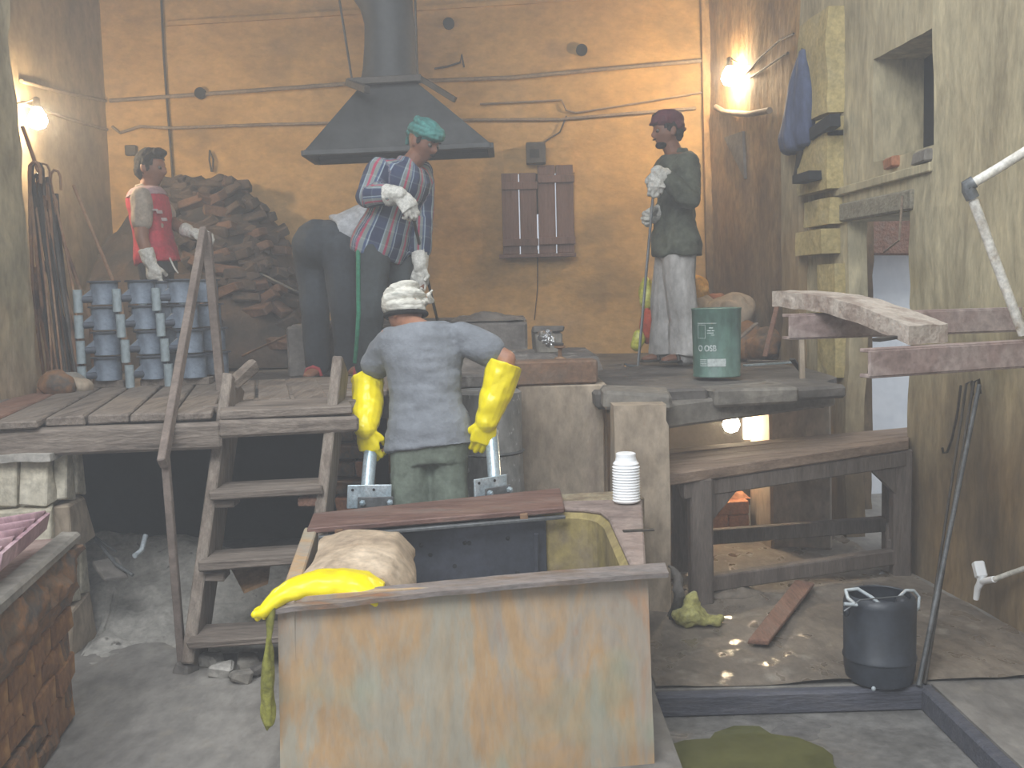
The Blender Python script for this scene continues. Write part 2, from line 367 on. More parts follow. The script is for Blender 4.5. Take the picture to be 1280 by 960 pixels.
b = MB(); b.bar((.49, 3.655, -.045), (1.50, 3.665, -.045), .05, .085)
struct(b, 'trim_3', M('dark_blue_kerb', ['45464e', '55565f', '626064'], 4, (1, 5, 5), bump=.4), 'dark kerb along the edge of the wash pan', 'kerb', bevel=.01)
b = MB(); b.bar((1.475, 3.68, -.045), (1.47, -1, -.045), .05, .09)
struct(b, 'trim_4', bpy.data.materials['dark_blue_kerb'], 'dark kerb beside the right wall', 'kerb', bevel=.01)
m_water = M('murky_green_water', ['4a4a28', '5e5e36', '54532f'], 3, rough=.03, bump=.05, bscale=30, grit=.1)
ctr = onz(945, 945, -.075); pts = []
for k in range(40):
    a = 2 * math.pi * k / 40; r = 1 + .3 * noise.noise((math.cos(a) * 1.5, math.sin(a) * 1.5, 3)) + .12 * noise.noise((math.cos(a) * 5, math.sin(a) * 5, 8))
    pts.append(V((ctr.x + .27 * r * math.cos(a) - .02, ctr.y - .12 + .36 * r * math.sin(a), -.0845)))
b = MB(); b.prism(pts, (0, 0, .007))
one(b, 'puddle', m_water, 'murky green puddle in the sunk wash pan', 'puddle', kind='stuff')
# ------------------------------------------------------------ platform
m_slab = M('dark_dusty_floor', ['4b4743', '605b56', '6f6963', '57524d'], 2.2, bump=.5, bscale=14)
def platg(u, v):
    x = -3.2 + 5.0 * u; y = 5.25 + 3.3 * v
    x = min(x, WX0 + WK * y - .02, 1.58 + max(0, y - 5.3) * .5)
    return V((x, y, ZP - .02 + .012 * noise.noise((x * 3, y * 3, 0))))
b = MB(); b.grid(platg, 50, 34, thick=(0, 0, -.11))
struct(b, 'floor_platform', m_slab, 'dusty raised working platform in front of the back wall', 'floor', smooth=True)
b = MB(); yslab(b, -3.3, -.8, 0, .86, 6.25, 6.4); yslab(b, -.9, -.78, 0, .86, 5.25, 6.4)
struct(b, 'wall_cellar', m_dark, 'black wall deep under the platform', 'wall')  # black puts the shade of the cavity into the wall colour
# low pale masonry block carrying the platform at the left
t = thing('masonry_block', 'low pale brick block carrying the left end of the deck', 'block', (-2.1, 4.3, 0))
q = MB(); yslab(q, -2.49, -1.9, 0, .86, 4.17, 4.42); q.build('core', m_pier, t)
bricks(t, 'brick', (-2.62, 4.13, 0), (1, 0, 0), (0, 1, 0), .75, .86, .25, .215, .06, [m_pier], .012, .008)
bricks(t, 'brick', (-1.84, 4.19, 0), (0, 1, 0), (-1, 0, 0), .24, .86, .24, .215, .06, [m_sand, m_pier], .018, .008)
q = MB(); q.grid(lambda u, v: V((-2.62 + .78 * u, 4.09 + .4 * v, .865 + .02 * noise.noise((u * 5, v * 5, 1)))), 16, 12, thick=(0, 0, -.03)); q.build('mortar_cap', m_dust, t, smooth=True)
# ash and rubble under the deck, its pale skirt also painting in a sun patch
def ash(u, v):
    x = -2.42 + 1.48 * u; y0 = 4.05 if x > -1.80 else (4.47 if x < -1.86 else 4.05 + .42 * (-1.80 - x) / .06); y = y0 + (5.77 - y0) * v
    return V((x, y, -.01 + .34 * math.exp(-((y - 5.05) / (.42 if y < 5.05 else .3)) ** 2) * math.cos(math.pi / 2 * u) ** .5))
h = rough_heap(ash, 70, 48, .045, 6)
one(h, 'ash_heap', m_dust, 'heap of pale ash and rubble in the opening under the deck', 'heap', kind='stuff', smooth=True)
# ------------------------------------------------------------ plank deck
m_rust = M('rusty_steel', ['6a5240', '8a6548', '96785c', '7a6a60'], 3, bump=.4, bscale=18, rough=.75, speck=('5a4238', 5, .6, .1))
m_rustpink = M('faded_red_oxide_steel', ['85706a', '98837c', 'a79790', '8f7d78'], 4, bump=.25, bscale=18, rough=.7)
m_railg = M('dusty_brown_rail', ['655850', '7d6f66', '8a7c72'], 5, bump=.25, rough=.75)
m_steel = M('dull_grey_steel', ['565859', '6b6d6e', '787a7b'], 5, rough=.5, metal=.35, bump=.15)
m_iron = M('dark_iron', ['36332f', '4a443d', '57504a'], 8, rough=.6, metal=.3, bump=.2)
m_galv = M('bright_galvanised_steel', ['a9c0cc', 'c8d8e0', 'e6eef2'], 9, rough=.3, metal=.45, bump=.1)
m_hood = M('sooty_grey_sheet', ['303233', '3e4041', '4a4c4d'], 1.6, rough=.6, metal=.1, bump=.1)
deck = thing('plank_deck', 'grey plank deck on a heavy timber beam left of the stairs', 'deck', (-1.6, 4.4, .95))
dv = V((-.24, 1, 0)).normalized(); sv = V((1, .18, 0)).normalized()
fr = V((-2.40, 4.10, .965))
for k in range(10):
    wdt = [.17, .165, .18, .16, .17, .175, .16, .17, .165, .17][k]
    s0 = sum([.17, .165, .18, .16, .17, .175, .16, .17, .165, .17][:k]) + .0
    a = fr + sv * s0 + dv * random.uniform(-.03, .02)
    if k == 2: a -= dv * .07
    if k >= 7: a = a + dv * .42
    e = a + dv * (5.95 - a.y); q = MB()
    q.hexa([a, a + sv * (wdt - .012), e + sv * (wdt - .012), e], [p + V((0, 0, .034)) for p in (a, a + sv * (wdt - .012), e + sv * (wdt - .012), e)])
    q.build('plank', m_woodred if k == 1 else m_wood, deck, bevel=.006, jit=.004)
for (x0, y0, x1, y1, wd) in ((-1.22, 4.23, -.70, 4.36, .19), (-1.21, 4.43, -.62, 4.57, .17), (-1.36, 4.47, -1.12, 4.53, .10)):
    q = MB(); q.bar((x0, y0 + wd / 2, .985), (x1, y1 + wd / 2, .985), wd, .036); q.build('plank', m_woodx, deck, bevel=.006, jit=.005)
q = MB(); q.bar((-2.35, 4.12, .905), (-1.2, 4.27, .905), .11, .105); q.build('beam', m_woodx, deck, bevel=.012, jit=.004)
q = MB(); q.bar((-1.22, 4.26, .93), (-.66, 4.40, .92), .09, .07); q.build('beam', m_woodx, deck, bevel=.012, jit=.004)
for k in range(5):      # rear boards between deck and furnace
    q = MB(); q.bar((-1.3 + .02 * k, 5.98 - .27 * k, .978), (-.62, 6.02 - .27 * k, .978), .24, .03); q.build('plank', m_woodx, deck, bevel=.006, jit=.006)
# ------------------------------------------------------------ stairs
st = thing('wooden_staircase', 'steep grey wooden staircase with open treads up to the deck', 'staircase', (-1.05, 4.1, 0))
def stx(z, side): return (-1.30 + .07 * z) if side < 0 else (-.845 + .08 * z)
def sty(z): return 3.99 + .46 * z
for sd in (-1, 1):
    top = 1.10 if sd < 0 else 1.16
    q = MB(); q.bar((stx(0, sd), sty(0) + .06, 0), (stx(top, sd), sty(top) + .06, top), .045, .22, (0, -1, 0)); q.build('stringer', m_woodz, st, bevel=.006, jit=.004)
q = MB(); q.bar((-1.225, 4.5, 1.08), (-1.17, 4.72, 1.16), .05, .06); q.build('stringer_end', m_wood, st, bevel=.012, jit=.006)
for z in (.14, .42, .68):
    q = MB(); y = sty(z); q.bar((stx(z, -1) + .0, y - .02, z - .018), (stx(z, 1), y - .0, z - .018 + .012), .21, .034); q.build('tread', m_woodx, st, bevel=.006, jit=.005)
for z, sd in ((.35, -1), (.62, -1), (.62, 1), (.36, 1)):
    q = MB(); q.box((stx(z, sd) - sd * .055, sty(z) - .0, z), (.09, .1, .035)); q.build('tread_cleat', m_woodred if sd > 0 else m_woodx, st, bevel=.005, jit=.004)
# hand rail: slanting square tube, lower post, upper post
ra = thing('stair_handrail', 'slanting rusty handrail with upright posts left of the stairs', 'handrail', (-1.36, 4.0, 0))
q = MB(); q.bar(at(203, 580, 4.0), at(255, 288, 5.28), .032, .05, (0, -1, .3)); q.build('rail', m_railg, ra, bevel=.004)
q = MB(); a = at(206, 562, 4.05); q.bar(a, V((a.x + .02, 4.06, 0)), .03, .03, (0, 1, 0)); q.build('post', m_railg, ra, bevel=.003)
q = MB(); a = at(258, 290, 5.3); q.bar(a, V((a.x + .03, 5.32, .99)), .042, .04, (0, 1, 0)); q.build('post', m_railg, ra, bevel=.003)
# ------------------------------------------------------------ stacked grey fittings
m_fit = M('blue_grey_primer', ['626b78', '74808f', '808b99'], 4, rough=.55, bump=.12)
m_fitd = M('dark_primer', ['3b414b', '4a515d'], 4, rough=.6, bump=.1)  # darker primer on flanges and arms
m_fitt = M('pale_primer_tube', ['76838a', '8d9aa0', '9aa5a6'], 4, rough=.5, bump=.1)
proto = None
def fitting():
    t = thing('bracket_drum', 'x', 'bracket', (0, 0, 0))
    MB().lathe((0, 0, 0), [(.060, .004), (.071, .006), (.072, .124), (.060, .126)], 28).build('drum', m_fit, t, smooth=True)
    MB().lathe((0, 0, .126), [(.07, 0), (.088, 0), (.088, .008), (.07, .008)], 28).build('flange', m_fitd, t, smooth=True)
    MB().tube([(-.045, -.045, .035), (-.095, -.085, .035)], .019, 14).build('arm', m_fitd, t, smooth=True)
    MB().prism([(-.05, -.05, .055), (-.09, -.083, .05), (-.05, -.05, .09)], (.004, -.004, 0)).build('gusset', m_fit, t)
    MB().lathe((-.106, -.094, -.036), [(.019, 0), (.024, .001), (.024, .124), (.019, .125), (.018, .01)], 18, cap=False).build('tube', m_fitt, t, smooth=True)
    return t
def dup(root, loc, rz, label=None):
    r = root.copy(); COL.objects.link(r); r.location = loc; r.rotation_euler = (0, 0, rz)
    if label: r['label'] = label
    for ch in list(root.children):
        c = ch.copy(); COL.objects.link(c); c.parent = r
    return r
names = ['leftmost front stack', 'second front stack from the left', 'third front stack from the left', 'rightmost stack by the post', 'rear stack behind']
rown = ['bottom', 'second lowest', 'second highest', 'top']
bases = [(137, 490, 5.70), (194, 488, 5.72), (243, 485, 5.74), (271, 480, 5.98), (220, 480, 6.12)]
for c, (px, py, Y) in enumerate(bases):
    p = at(px, py, Y)
    for r in range(4):
        lab = 'blue grey steel bracket drum, %s of the %s' % (rown[r], names[c])
        loc = (p.x - (.0, .0155, .0155, .0145, .012)[c] * r, Y + (.0, .01, 0, .008)[r], ZP + .062 + .1375 * r); rz = (-.08, .03, .0, -.9, .1)[c] + random.uniform(-.06, .06)
        if proto is None:
            proto = fitting(); proto['label'] = lab; proto['group'] = 'steel bracket drums stacked on the deck'; proto.location = loc; proto.rotation_euler = (0, 0, rz)
        else: dup(proto, loc, rz, lab)
    q = MB(); q.bar((p.x - .07, Y + .02, ZP + .046), (p.x + .09, Y + .02, ZP + .046), .1, .04)
    one(q, 'timber_batten', m_wood, 'short dark batten under the %s of bracket drums' % names[c], 'batten', 'battens under the bracket drums', bevel=.004)
# ------------------------------------------------------------ things on the left of the platform
ORD = ['first', 'second', 'third', 'fourth', 'fifth', 'sixth', 'seventh', 'eighth', 'ninth', 'tenth', 'eleventh', 'twelfth', 'thirteenth', 'fourteenth', 'fifteenth', 'sixteenth', 'seventeenth', 'eighteenth', 'nineteenth', 'twentieth', 'twenty-first', 'twenty-second', 'twenty-third', 'twenty-fourth', 'twenty-fifth', 'twenty-sixth', 'last']
for k in range(27):
    fx = (k % 14 + .5 * (k > 13)) / 14; bx = at(62 + 52 * fx + random.uniform(-5, 5), 474 + random.uniform(-6, 14), 5.55 + random.uniform(-.05, .35)); bx.z = ZP
    tp = at(37 + 40 * fx * random.uniform(.35, 1.1), 218 + 130 * random.random() ** 1.5 * (k > 3), 5.72 + .35 * fx)
    d = tp - bx; bow = V((.03 * random.uniform(-1, 1), 0, 0)); rr = random.choice((.006, .008, .010, .013))
    pts = [bx + d * t + bow * math.sin(math.pi * t) for t in (0, .25, .5, .75, 1)]
    q = MB()
    if k % 3 == 0:
        c = pts[-1] + V((.03, 0, 0)); pts += [c + V((-.03 * math.cos(a), 0, .045 * math.sin(a) + .02)) for a in (.6, 1.4, 2.2, 3.0)] + [c + V((.028, 0, -.05))]
    q.tube(pts, rr, 7)
    one(q, 'iron_rod' if k % 3 else 'hooked_rod', m_iron if k % 2 else m_rust, ('thin dark iron rod, %s from the pier in the left corner bundle' if k % 3 else 'dark rod with looped hook end, %s from the pier in the left corner bundle') % ORD[(k * 2 if k < 14 else (k - 14) * 2 + 1)], 'rod', 'rods leaning in the left corner' if k % 3 else 'hooked rods leaning in the left corner', smooth=True)
q = MB(); q.tube([at(28, 158, 6.0), at(75, 290, 6.0), at(112, 395, 6.1), V((at(118, 470, 6.2).x, 6.2, ZP))], .012, 8)
one(q, 'long_pole', m_rust, 'long thin pole slanting from the left bulb down to the deck', 'pole', smooth=True)
q = MB(); q.tube([at(92, 232, 6.6), at(150, 372, 6.5), V((at(165, 470, 6.4).x, 6.4, ZP))], .011, 8)
one(q, 'leaning_pole', m_rust, 'reddish thin pole leaning behind the drum stacks', 'pole', smooth=True)
for k, (px, py, Y, s_, lab) in enumerate(((70, 478, 5.4, .10, 'dark rounded stone lying at the foot of the leaning rods'), (88, 470, 5.55, .09, 'pale grey stone beside the leaning rods'), (101, 466, 5.5, .075, 'small tan stone next to the leftmost drum stack'))):
    p = at(px, py, Y); q = MB(); q.ell((p.x, Y, ZP + s_ * .72), ((s_, 0, 0), (0, s_ * .9, 0), (0, 0, s_ * .72)), 14, 9)
    o = voxobj(q, 'stone', [m_stone, m_conc, m_sand][k], None, .012, 1, (.02, 9, 9, 9)); tag(o, lab, 'stone')
m_heap = M('dark_scrap_heap', ['242220', '38312c', '4b3e35', '594738'], 6, bump=.9, bscale=12)
def heapf(u, v):
    x = -3.15 + 1.66 * u; hgt = 1.36 * (max(0, math.sin(math.pi * min(1, .12 + .88 * (1 - u) ** .55 * .98 + 0 * u))) ** .6 if u > .35 else .82 + .35 * u)
    env = {0: 1.0, .3: 1.38, .5: 1.42, .65: 1.36, .8: 1.05, .9: .62, 1: .04}; ks = sorted(env)
    for a, b_ in zip(ks, ks[1:]):
        if a <= u <= b_: hgt = env[a] + (env[b_] - env[a]) * (u - a) / (b_ - a)
    y = 7.45 + .98 * v; return V((x, y, ZP + hgt * min(1, (v * 1.25)) ** .55))
m_heapr = M('sooty_brick', ['45352c', '5f4636', '6d5040'], 6, bump=.6)
hp = thing('scrap_heap', 'tall dark heap of soot-black rubble against the back wall', 'heap', (-2.4, 8.0, ZP))
rough_heap(heapf, 60, 40, .09, 5).build('heap_surface', m_heap, hp, smooth=True)
hb = [chunk_mesh('brick', (.2, .1, .07), .008, .012) for _ in range(4)]
for i, m_ in enumerate(hb): m_.materials.append([m_heap, m_heapr, m_heap, m_heap][i])
for k in range(110):
    u, v = random.uniform(.3, .95), random.uniform(.05, .8); p = heapf(u, v)
    o = bpy.data.objects.new('brick', random.choice(hb)); COL.objects.link(o); o.parent = hp; o.location = p - hp.location + V((0, -.02, .03)); o.rotation_euler = [random.uniform(-.6, .6) for _ in range(3)]
for a, c, lab in ((at(312, 335, 7.75), at(378, 368, 7.45), 'thin pale rod lying across the front of the dark heap'), (at(298, 447, 7.55), at(366, 416, 6.62), 'thin brown rod propped on the end of the bath')):
    one(MB().tube([a, a.lerp(c, .5), c], .008, 8), 'thin_rod', m_steel if 'pale' in lab else m_rust, lab, 'rod', smooth=True)
# ------------------------------------------------------------ galvanising bath, hearth, column
m_zinc = M('molten_zinc_skin', ['6f7478', '9aa0a3', 'b9bec0'], 5, rough=.3, metal=.6, bump=.3, bscale=9)
m_bath = M('ash_crusted_bath', ['55504b', '6f6964', '88817b'], 3, bump=.6, bscale=14, speck=('a09a93', 8, .6, .1))
bt = thing('zinc_bath', 'long grey galvanising bath with crusted rim below the hood', 'bath', (-.65, 6.8, ZP))
bx0, bx1, by0, by1, bz = -1.40, .10, 6.50, 7.30, 1.28
q = MB(); yslab(q, bx0, bx1, ZP - .01, bz, by0, by0 + .12); q.build('front_wall', m_bath, bt, bevel=.015, jit=.006)
q = MB(); yslab(q, bx0, bx1, ZP - .01, bz + .02, by1 - .12, by1); q.build('back_wall', m_bath, bt, bevel=.015, jit=.006)
for x in (bx0, bx1 - .12):
    q = MB(); yslab(q, x, x + .12, ZP - .01, bz + .012, by0 + .12, by1 - .12); q.build('end_wall', m_bath, bt, bevel=.012, jit=.005)
q = MB(); q.grid(lambda u, v: V((bx0 + .1 + (bx1 - bx0 - .2) * u, by0 + .1 + (by1 - by0 - .2) * v, 1.22 + .01 * noise.noise((u * 14, v * 7, 0)))), 40, 20); q.build('molten_zinc', m_zinc, bt, smooth=True)
q = rough_heap(lambda u, v: V((-.38 + .46 * u, 6.5 + .5 * v, bz + .01 + .05 * math.sin(math.pi * u) * math.sin(math.pi * v))), 24, 20, .03, 9); q.build('dross', m_bath, bt, smooth=True)
# hearth in front of the bath
ht = thing('brick_hearth', 'beige plastered hearth front with a brown slab edge behind the worker', 'hearth', (0, 5.3, 0))
q = MB(); yslab(q, -.52, .47, 0, 1.0, 5.16, 6.4); q.build('core', m_sand, ht, bevel=.01)
q = MB(); q.bar((.03, 5.10, .72), (.45, 5.14, .72), .04, .56); q.build('face_plate', m_sand, ht, bevel=.006, jit=.005)
q = MB(); q.bar((-.03, 5.14, 1.06), (.42, 5.2, 1.065), .16, .115); q.build('edge_slab', M('brown_scale_slab', ['64503f', '80624c', '756253', '5e5550'], 4, bump=.5), ht, bevel=.01, jit=.008)
q = MB(); q.bar((-.5, 5.15, 1.03), (-.05, 5.15, 1.03), .2, .07); q.build('edge_slab', m_bath, ht, bevel=.01, jit=.008)
q = rough_heap(lambda u, v: V((-.52 + .98 * u, 5.2 + 1.25 * v, 1.055 + .055 * min(1, v * 4))), 34, 40, .035, 7); q.build('ash_top', m_bath, ht, smooth=True)
dr = thing('spattered_drum', 'silver-spattered grey drum standing before the hearth', 'drum', at(612, 620, 4.96))
p = dr.location
MB().lathe((p.x, 4.93, 0), [(.165, 0), (.17, .02), (.17, .5), (.165, .72), (.165, .99), (.15, 1.0)], 36).build('shell', M('spattered_zinc', ['7d7d7b', '9d9d9b', 'bcbdbc'], 3, (1, 1, .4), rough=.45, metal=.3, bump=.3, speck=('d8d9d8', 26, .64, .05)), dr, smooth=True)
MB().lathe((p.x, 4.93, .70), [(.168, 0), (.176, .008), (.168, .016)], 36, cap=False).build('hoop', m_steel, dr, smooth=True)
cl = thing('plaster_column', 'beige plastered column between the hearth and the bench', 'column', (.56, 4.62, 0))
q = MB(); q.loft([((.565, 4.66, z), (.118 + .006 * math.sin(z * 9), 0, 0), (0, .10, 0)) for z in (0, .2, .4, .6, .8, .93, .96)], 4)
q = MB(); q.grid(lambda u, v: V((.445 + .245 * u + .008 * noise.noise((v * 3, 1, u)) - (.012 if u > .9 and v > .9 else 0), 4.56 + .01 * noise.noise((u * 4, v * 6, 2)), .95 * v)), 14, 40, thick=(0, .2, 0)); q.build('shaft', m_sand, cl, smooth=True)
q = MB(); q.bar((.42, 4.86, .955), (.74, 4.84, .95), .3, .08); q.build('cap_stone', m_conc, cl, bevel=.015, jit=.012)
le = thing('stone_ledge', 'grey stone slab edge of the platform right of the column', 'ledge', (1.2, 5.0, .9))
for k, (xa, xb, ya, yb, th) in enumerate(((.40, .95, 5.02, 5.04, .085), (.94, 1.36, 4.98, 5.02, .07), (1.33, 1.60, 5.06, 5.14, .075))):
    q = MB(); q.bar((xa, ya + .1, ZP - .035), (xb - .01, yb + .1, ZP - .035), .34, th); q.build('slab', m_conc if k % 2 else m_slab, le, bevel=.014, jit=.012)
q = MB(); q.bar((.66, 4.88, .86), (1.62, 5.3, .90), .12, .11); q.build('beam', m_conc, le, bevel=.012, jit=.006)
# brick pier beside the stairs
t = thing('broken_brick_pier', 'broken red brick pier in the gap right of the stairs', 'pier', (-.70, 4.95, 0))
bricks(t, 'brick', (-.86, 4.88, 0), (1, 0, 0), (0, 1, 0), .26, .92, .2, .085, .12, [m_brick, m_stone, m_brick], .008, .014, skip=lambda x, z: x > .15 and .1 < z < .3)
# things on the hearth
p = at(676, 432, 5.7); q = MB()
for k in range(9): q.ell(p + V((random.uniform(-.06, .06), random.uniform(-.04, .04), .02 + random.uniform(0, .04))), [V((random.uniform(.02, .035), 0, random.uniform(-.02, .02))), V((0, .025, .01)), V((0, -.01, random.uniform(.015, .03)))], 7, 5)
q.v = [V((v.x, v.y, max(v.z, 1.10))) for v in q.v]
one(q, 'crumpled_foil', M('silver_foil', ['9a9da0', 'd0d2d4', 'f0f0f0'], 20, rough=.2, metal=.9, bump=.5, lo=.35, hi=.6), 'crumpled silver foil lying on the hearth edge', 'foil', jit=.008)
p = at(684, 420, 6.0); t = thing('stone_block', 'grey squared stone block behind the crumpled foil', 'block', (p.x, 6.0, 1.1))
q = MB(); q.box((p.x, 6.05, 1.165), (.15, .16, .13), rz=.1); q.build('lower_block', m_conc, t, bevel=.01, jit=.008)
q = MB(); q.box((p.x + .005, 6.05, 1.245), (.17, .17, .035), rz=.05); q.build('top_tile', m_slab, t, bevel=.008, jit=.008)
p = at(700, 445, 5.45); t = thing('iron_stand', 'small rusty iron stand with a flat top on the hearth', 'stand', (p.x, 5.45, 1.1))
MB().lathe((p.x, 5.45, 1.10), [(.035, 0), (.03, .012), (.011, .02), (.010, .06), (.03, .066), (.03, .076)], 12).build('stem', m_rust, t, smooth=True)
MB().bar((p.x - .04, 5.45, 1.185), (p.x + .02, 5.45, 1.183), .035, .014).build('top_plate', m_iron, t, bevel=.003)
# white ribbed bottle on the tank corner
p = V((at(783, 620, 4.12).x, 4.12, .605)); t = thing('ribbed_bottle', 'bright white ribbed plastic bottle on the back corner of the tank', 'bottle', p)
prof = [(.03, 0), (.048, .004)]
for k in range(13): z = .012 + .0112 * k; prof += [(.056, z), (.0495, z + .0056)]
prof += [(.052, .16), (.043, .172), (.040, .186), (.040, .2), (.035, .203)]
MB().lathe(p, prof, 28).build('body', M('white_plastic', ['f4f6f7', 'ffffff'], 3, rough=.35, bump=0, grit=0), t, smooth=False)
# ------------------------------------------------------------ fume hood
hd = thing('fume_hood', 'grey sheet metal fume hood with curved duct hanging over the bath', 'hood', (-.8, 6.9, 2.4))
cA, cB = at(380, 189, 6.6), at(613, 179, 6.6); tA, tB = at(452, 106, 6.86), at(521, 103, 6.86)
zb = cA.z; zt = tA.z; dz = cB.z - cA.z
q = MB(); q.hexa([cA, cB, V((cB.x, 7.05, cB.z)), V((cA.x, 7.05, cA.z))], [tA, tB, V((tB.x, 7.02, tB.z)), V((tA.x, 7.02, tA.z))]); q.f = q.f[1:]; q.build('canopy', m_hood, hd)
for a, c in ((cA, cB), (cB, V((cB.x, 7.05, cB.z))), (cA, V((cA.x, 7.05, cA.z))), (V((cA.x, 7.05, cA.z)), V((cB.x, 7.05, cB.z)))):
    q = MB(); q.bar(a - V((0, 0, .012)), c - V((0, 0, .012)), .04, .035); q.build('rim', m_hood, hd, bevel=.004)
f0, f1 = at(435, 103, 6.84), at(527, 98, 6.84)
q = MB(); q.bar(f0, f1, .07, .045); q.build('flange', m_iron, hd, bevel=.004)
q = MB(); q.bar(f0, at(459, 112, 6.62), .04, .045); q.build('flange_bracket', m_iron, hd, bevel=.004)
q = MB(); q.bar(at(522, 96, 6.84), at(569, 125, 6.7), .03, .035); q.build('stay_bar', m_iron, hd, bevel=.003)
def dring(xl, xr, y, Y=6.98):
    a, c = at(xl, y, Y), at(xr, y, Y); return ((a + c) / 2, (c - a) / 2 * 1.05, V((0, .15, 0)))
q = MB(); q.loft([dring(452, 522, 104), dring(455, 520, 85), dring(457, 519, 55), dring(457, 517, 30), dring(452, 515, 12), dring(441, 514, -4), dring(420, 514, -25), dring(380, 512, -60), dring(330, 505, -100)], 20); q.build('duct', m_hood, hd, smooth=True)
for (xa, ya, xb, yb) in ((418, -40, 440, 100), (517, -60, 522, 98)):
    MB().tube([at(xa, ya, 6.84), at(xb, yb, 6.84)], .008, 6).build('hanger_rod', m_iron, hd)
# ------------------------------------------------------------ shutter window on the back wall
sh = thing('wooden_shutters', 'purple-brown double wooden shutters closed over the back window', 'shutter', at(674, 320, 8.46))
m_sh = M('purple_brown_shutter', ['5a4338', '6d5148', '765c55'], 3, (5, 5, .6), bump=.3, rough=.7)
def leaf(x0, y0, x1, y1, nb):
    a, c = at(x0, y0, 8.45), at(x1, y1, 8.45)
    for k in range(nb):
        u0, u1 = a.x + (c.x - a.x) * k / nb, a.x + (c.x - a.x) * (k + 1) / nb - .008
        q = MB(); yslab(q, u0, u1, a.z, c.z, 8.43, 8.465); q.build('board', m_sh, sh, bevel=.004)
    for zz in (.14, .84):
        q = MB(); z_ = a.z + (c.z - a.z) * zz; yslab(q, a.x, c.x, z_ - .03, z_ + .03, 8.405, 8.43); q.build('ledge_rail', m_sh, sh, bevel=.004)
leaf(629, 318, 671, 216, 2); leaf(674, 317, 717, 206, 2)
q = MB(); a, c = at(668, 268, 8.49), at(677, 180, 8.49); yslab(q, a.x, c.x, a.z, c.z, 8.475, 8.495); q.build('gap_blocker', m_dark, sh)  # added behind the leaves to keep the upper gap dark
q = MB(); a, c = at(630, 218, 8.47), at(718, 184, 8.47); yslab(q, a.x, c.x, a.z, c.z, 8.47, 8.495); q.build('head_panel', m_wallb, sh)
a, c = at(624, 323, 8.42), at(720, 316, 8.42); q = MB(); yslab(q, a.x, c.x, a.z, c.z, 8.38, 8.47); q.build('sill', m_sh, sh, bevel=.004)
a, c = at(658, 205, 8.4), at(682, 178, 8.4); t = thing('junction_box', 'small dark box fixed above the wooden shutters', 'box', at(670, 205, 8.45))
q = MB(); yslab(q, a.x, c.x, a.z, c.z, 8.36, 8.495); q.build('case', m_iron, t, bevel=.006)
q = MB(); a2, c2 = at(662, 197, 8.35), at(674, 186, 8.35); yslab(q, a2.x, c2.x, a2.z, c2.z, 8.35, 8.362); q.build('cover', m_dark, t)
# conduits, cables, holes on the walls
def cable(name, px, r, lab, cat, mat, Y=8.47, **k): return one(MB().tube([at(x, y, Y) for x, y in px], r, 8), name, mat, lab, cat, smooth=True, **k)
m_pipe = M('painted_conduit', ['77685a', '8b7a68', '9a8770'], 6, bump=.1)
cable('wall_conduit', [(137, 126), (208, 121), (320, 113), (430, 105), (640, 97), (760, 86), (886, 75)], .016, 'long grey conduit running across the whole back wall', 'conduit', m_pipe)
cable('wall_cable', [(140, 158), (150, 166), (175, 158), (215, 160), (320, 156), (560, 150), (700, 149), (870, 135)], .012, 'thin cable along the back wall below the conduit', 'cable', m_pipe)
cable('upper_cable', [(600, 130), (702, 125), (708, 138), (720, 141), (790, 130), (880, 115)], .008, 'thin stepped cable between hood and right corner', 'cable', m_pipe)
cable('box_cable', [(708, 145), (700, 165), (680, 178)], .007, 'short curved cable dropping to the junction box', 'cable', m_iron)
cable('drop_wire', [(201, -10), (204, 60), (208, 120), (212, 170), (217, 240), (219, 262)], .009, 'dark wire hanging down the left part of back wall', 'wire', m_iron)
cable('shutter_wire', [(672, 312), (672, 360), (668, 400)], .004, 'thin dark wire hanging below the shutters', 'wire', m_iron)
for k, (x, y, r_, lab) in enumerate(((251, 117, 5.5, 'round dark hole above the conduit at the left'), (727, 63, 5.5, 'round dark hole high right of the hood'), (561, 30, 5, 'round dark hole just right of the duct'))):
    c = at(x, y, 8.48); one(MB().lathe(c, [(.045, 0), (.045, .03), (.03, .035)], 18, axis=(0, -1, 0)), 'hole_stub', m_dark, lab.replace('hole', 'hole stub'), 'pipe', smooth=True)  # black stubs stand in for dark holes in the plaster
t = thing('hanging_tongs', 'small dark tongs hanging on the back wall beside the left man', 'tongs', at(264, 190, 8.45))
for s_ in (-1, 1): MB().tube([at(262, 188, 8.46), at(264 + 2.5 * s_, 200, 8.45), at(265 + s_ * .5, 215, 8.46)], .008, 6).build('arm', m_iron, t)
a, c = at(156, 194, 8.44), at(169, 181, 8.44); q = MB(); yslab(q, a.x, c.x, a.z, c.z, 8.44, 8.499); one(q, 'switch_box', m_iron, 'little grey box on the wall left of the black-haired man', 'box', bevel=.006)
cable('bracket_hook', [(543, 86), (560, 83), (575, 78), (577, 68), (580, 84)], .008, 'small bent iron hook right of the hood flange', 'hook', m_iron)
# cables of the left wall
one(MB().tube([V((-3.18, 7.0, at(45, 101, 7.0).z)), V((-3.18, 7.6, at(86, 114, 7.6).z)), V((-3.18, 8.45, at(132, 126, 8.45).z))], .014, 8), 'left_conduit', m_pipe, 'upper conduit on the left wall above the bulb', 'conduit', smooth=True)
one(MB().tube([V((-3.18, 7.0, at(45, 129, 7.0).z)), V((-3.18, 7.7, at(92, 148, 7.7).z)), V((-3.18, 8.45, at(137, 162, 8.45).z))], .012, 8), 'left_cable', m_pipe, 'lower cable running from the left bulb to the corner', 'cable', smooth=True)
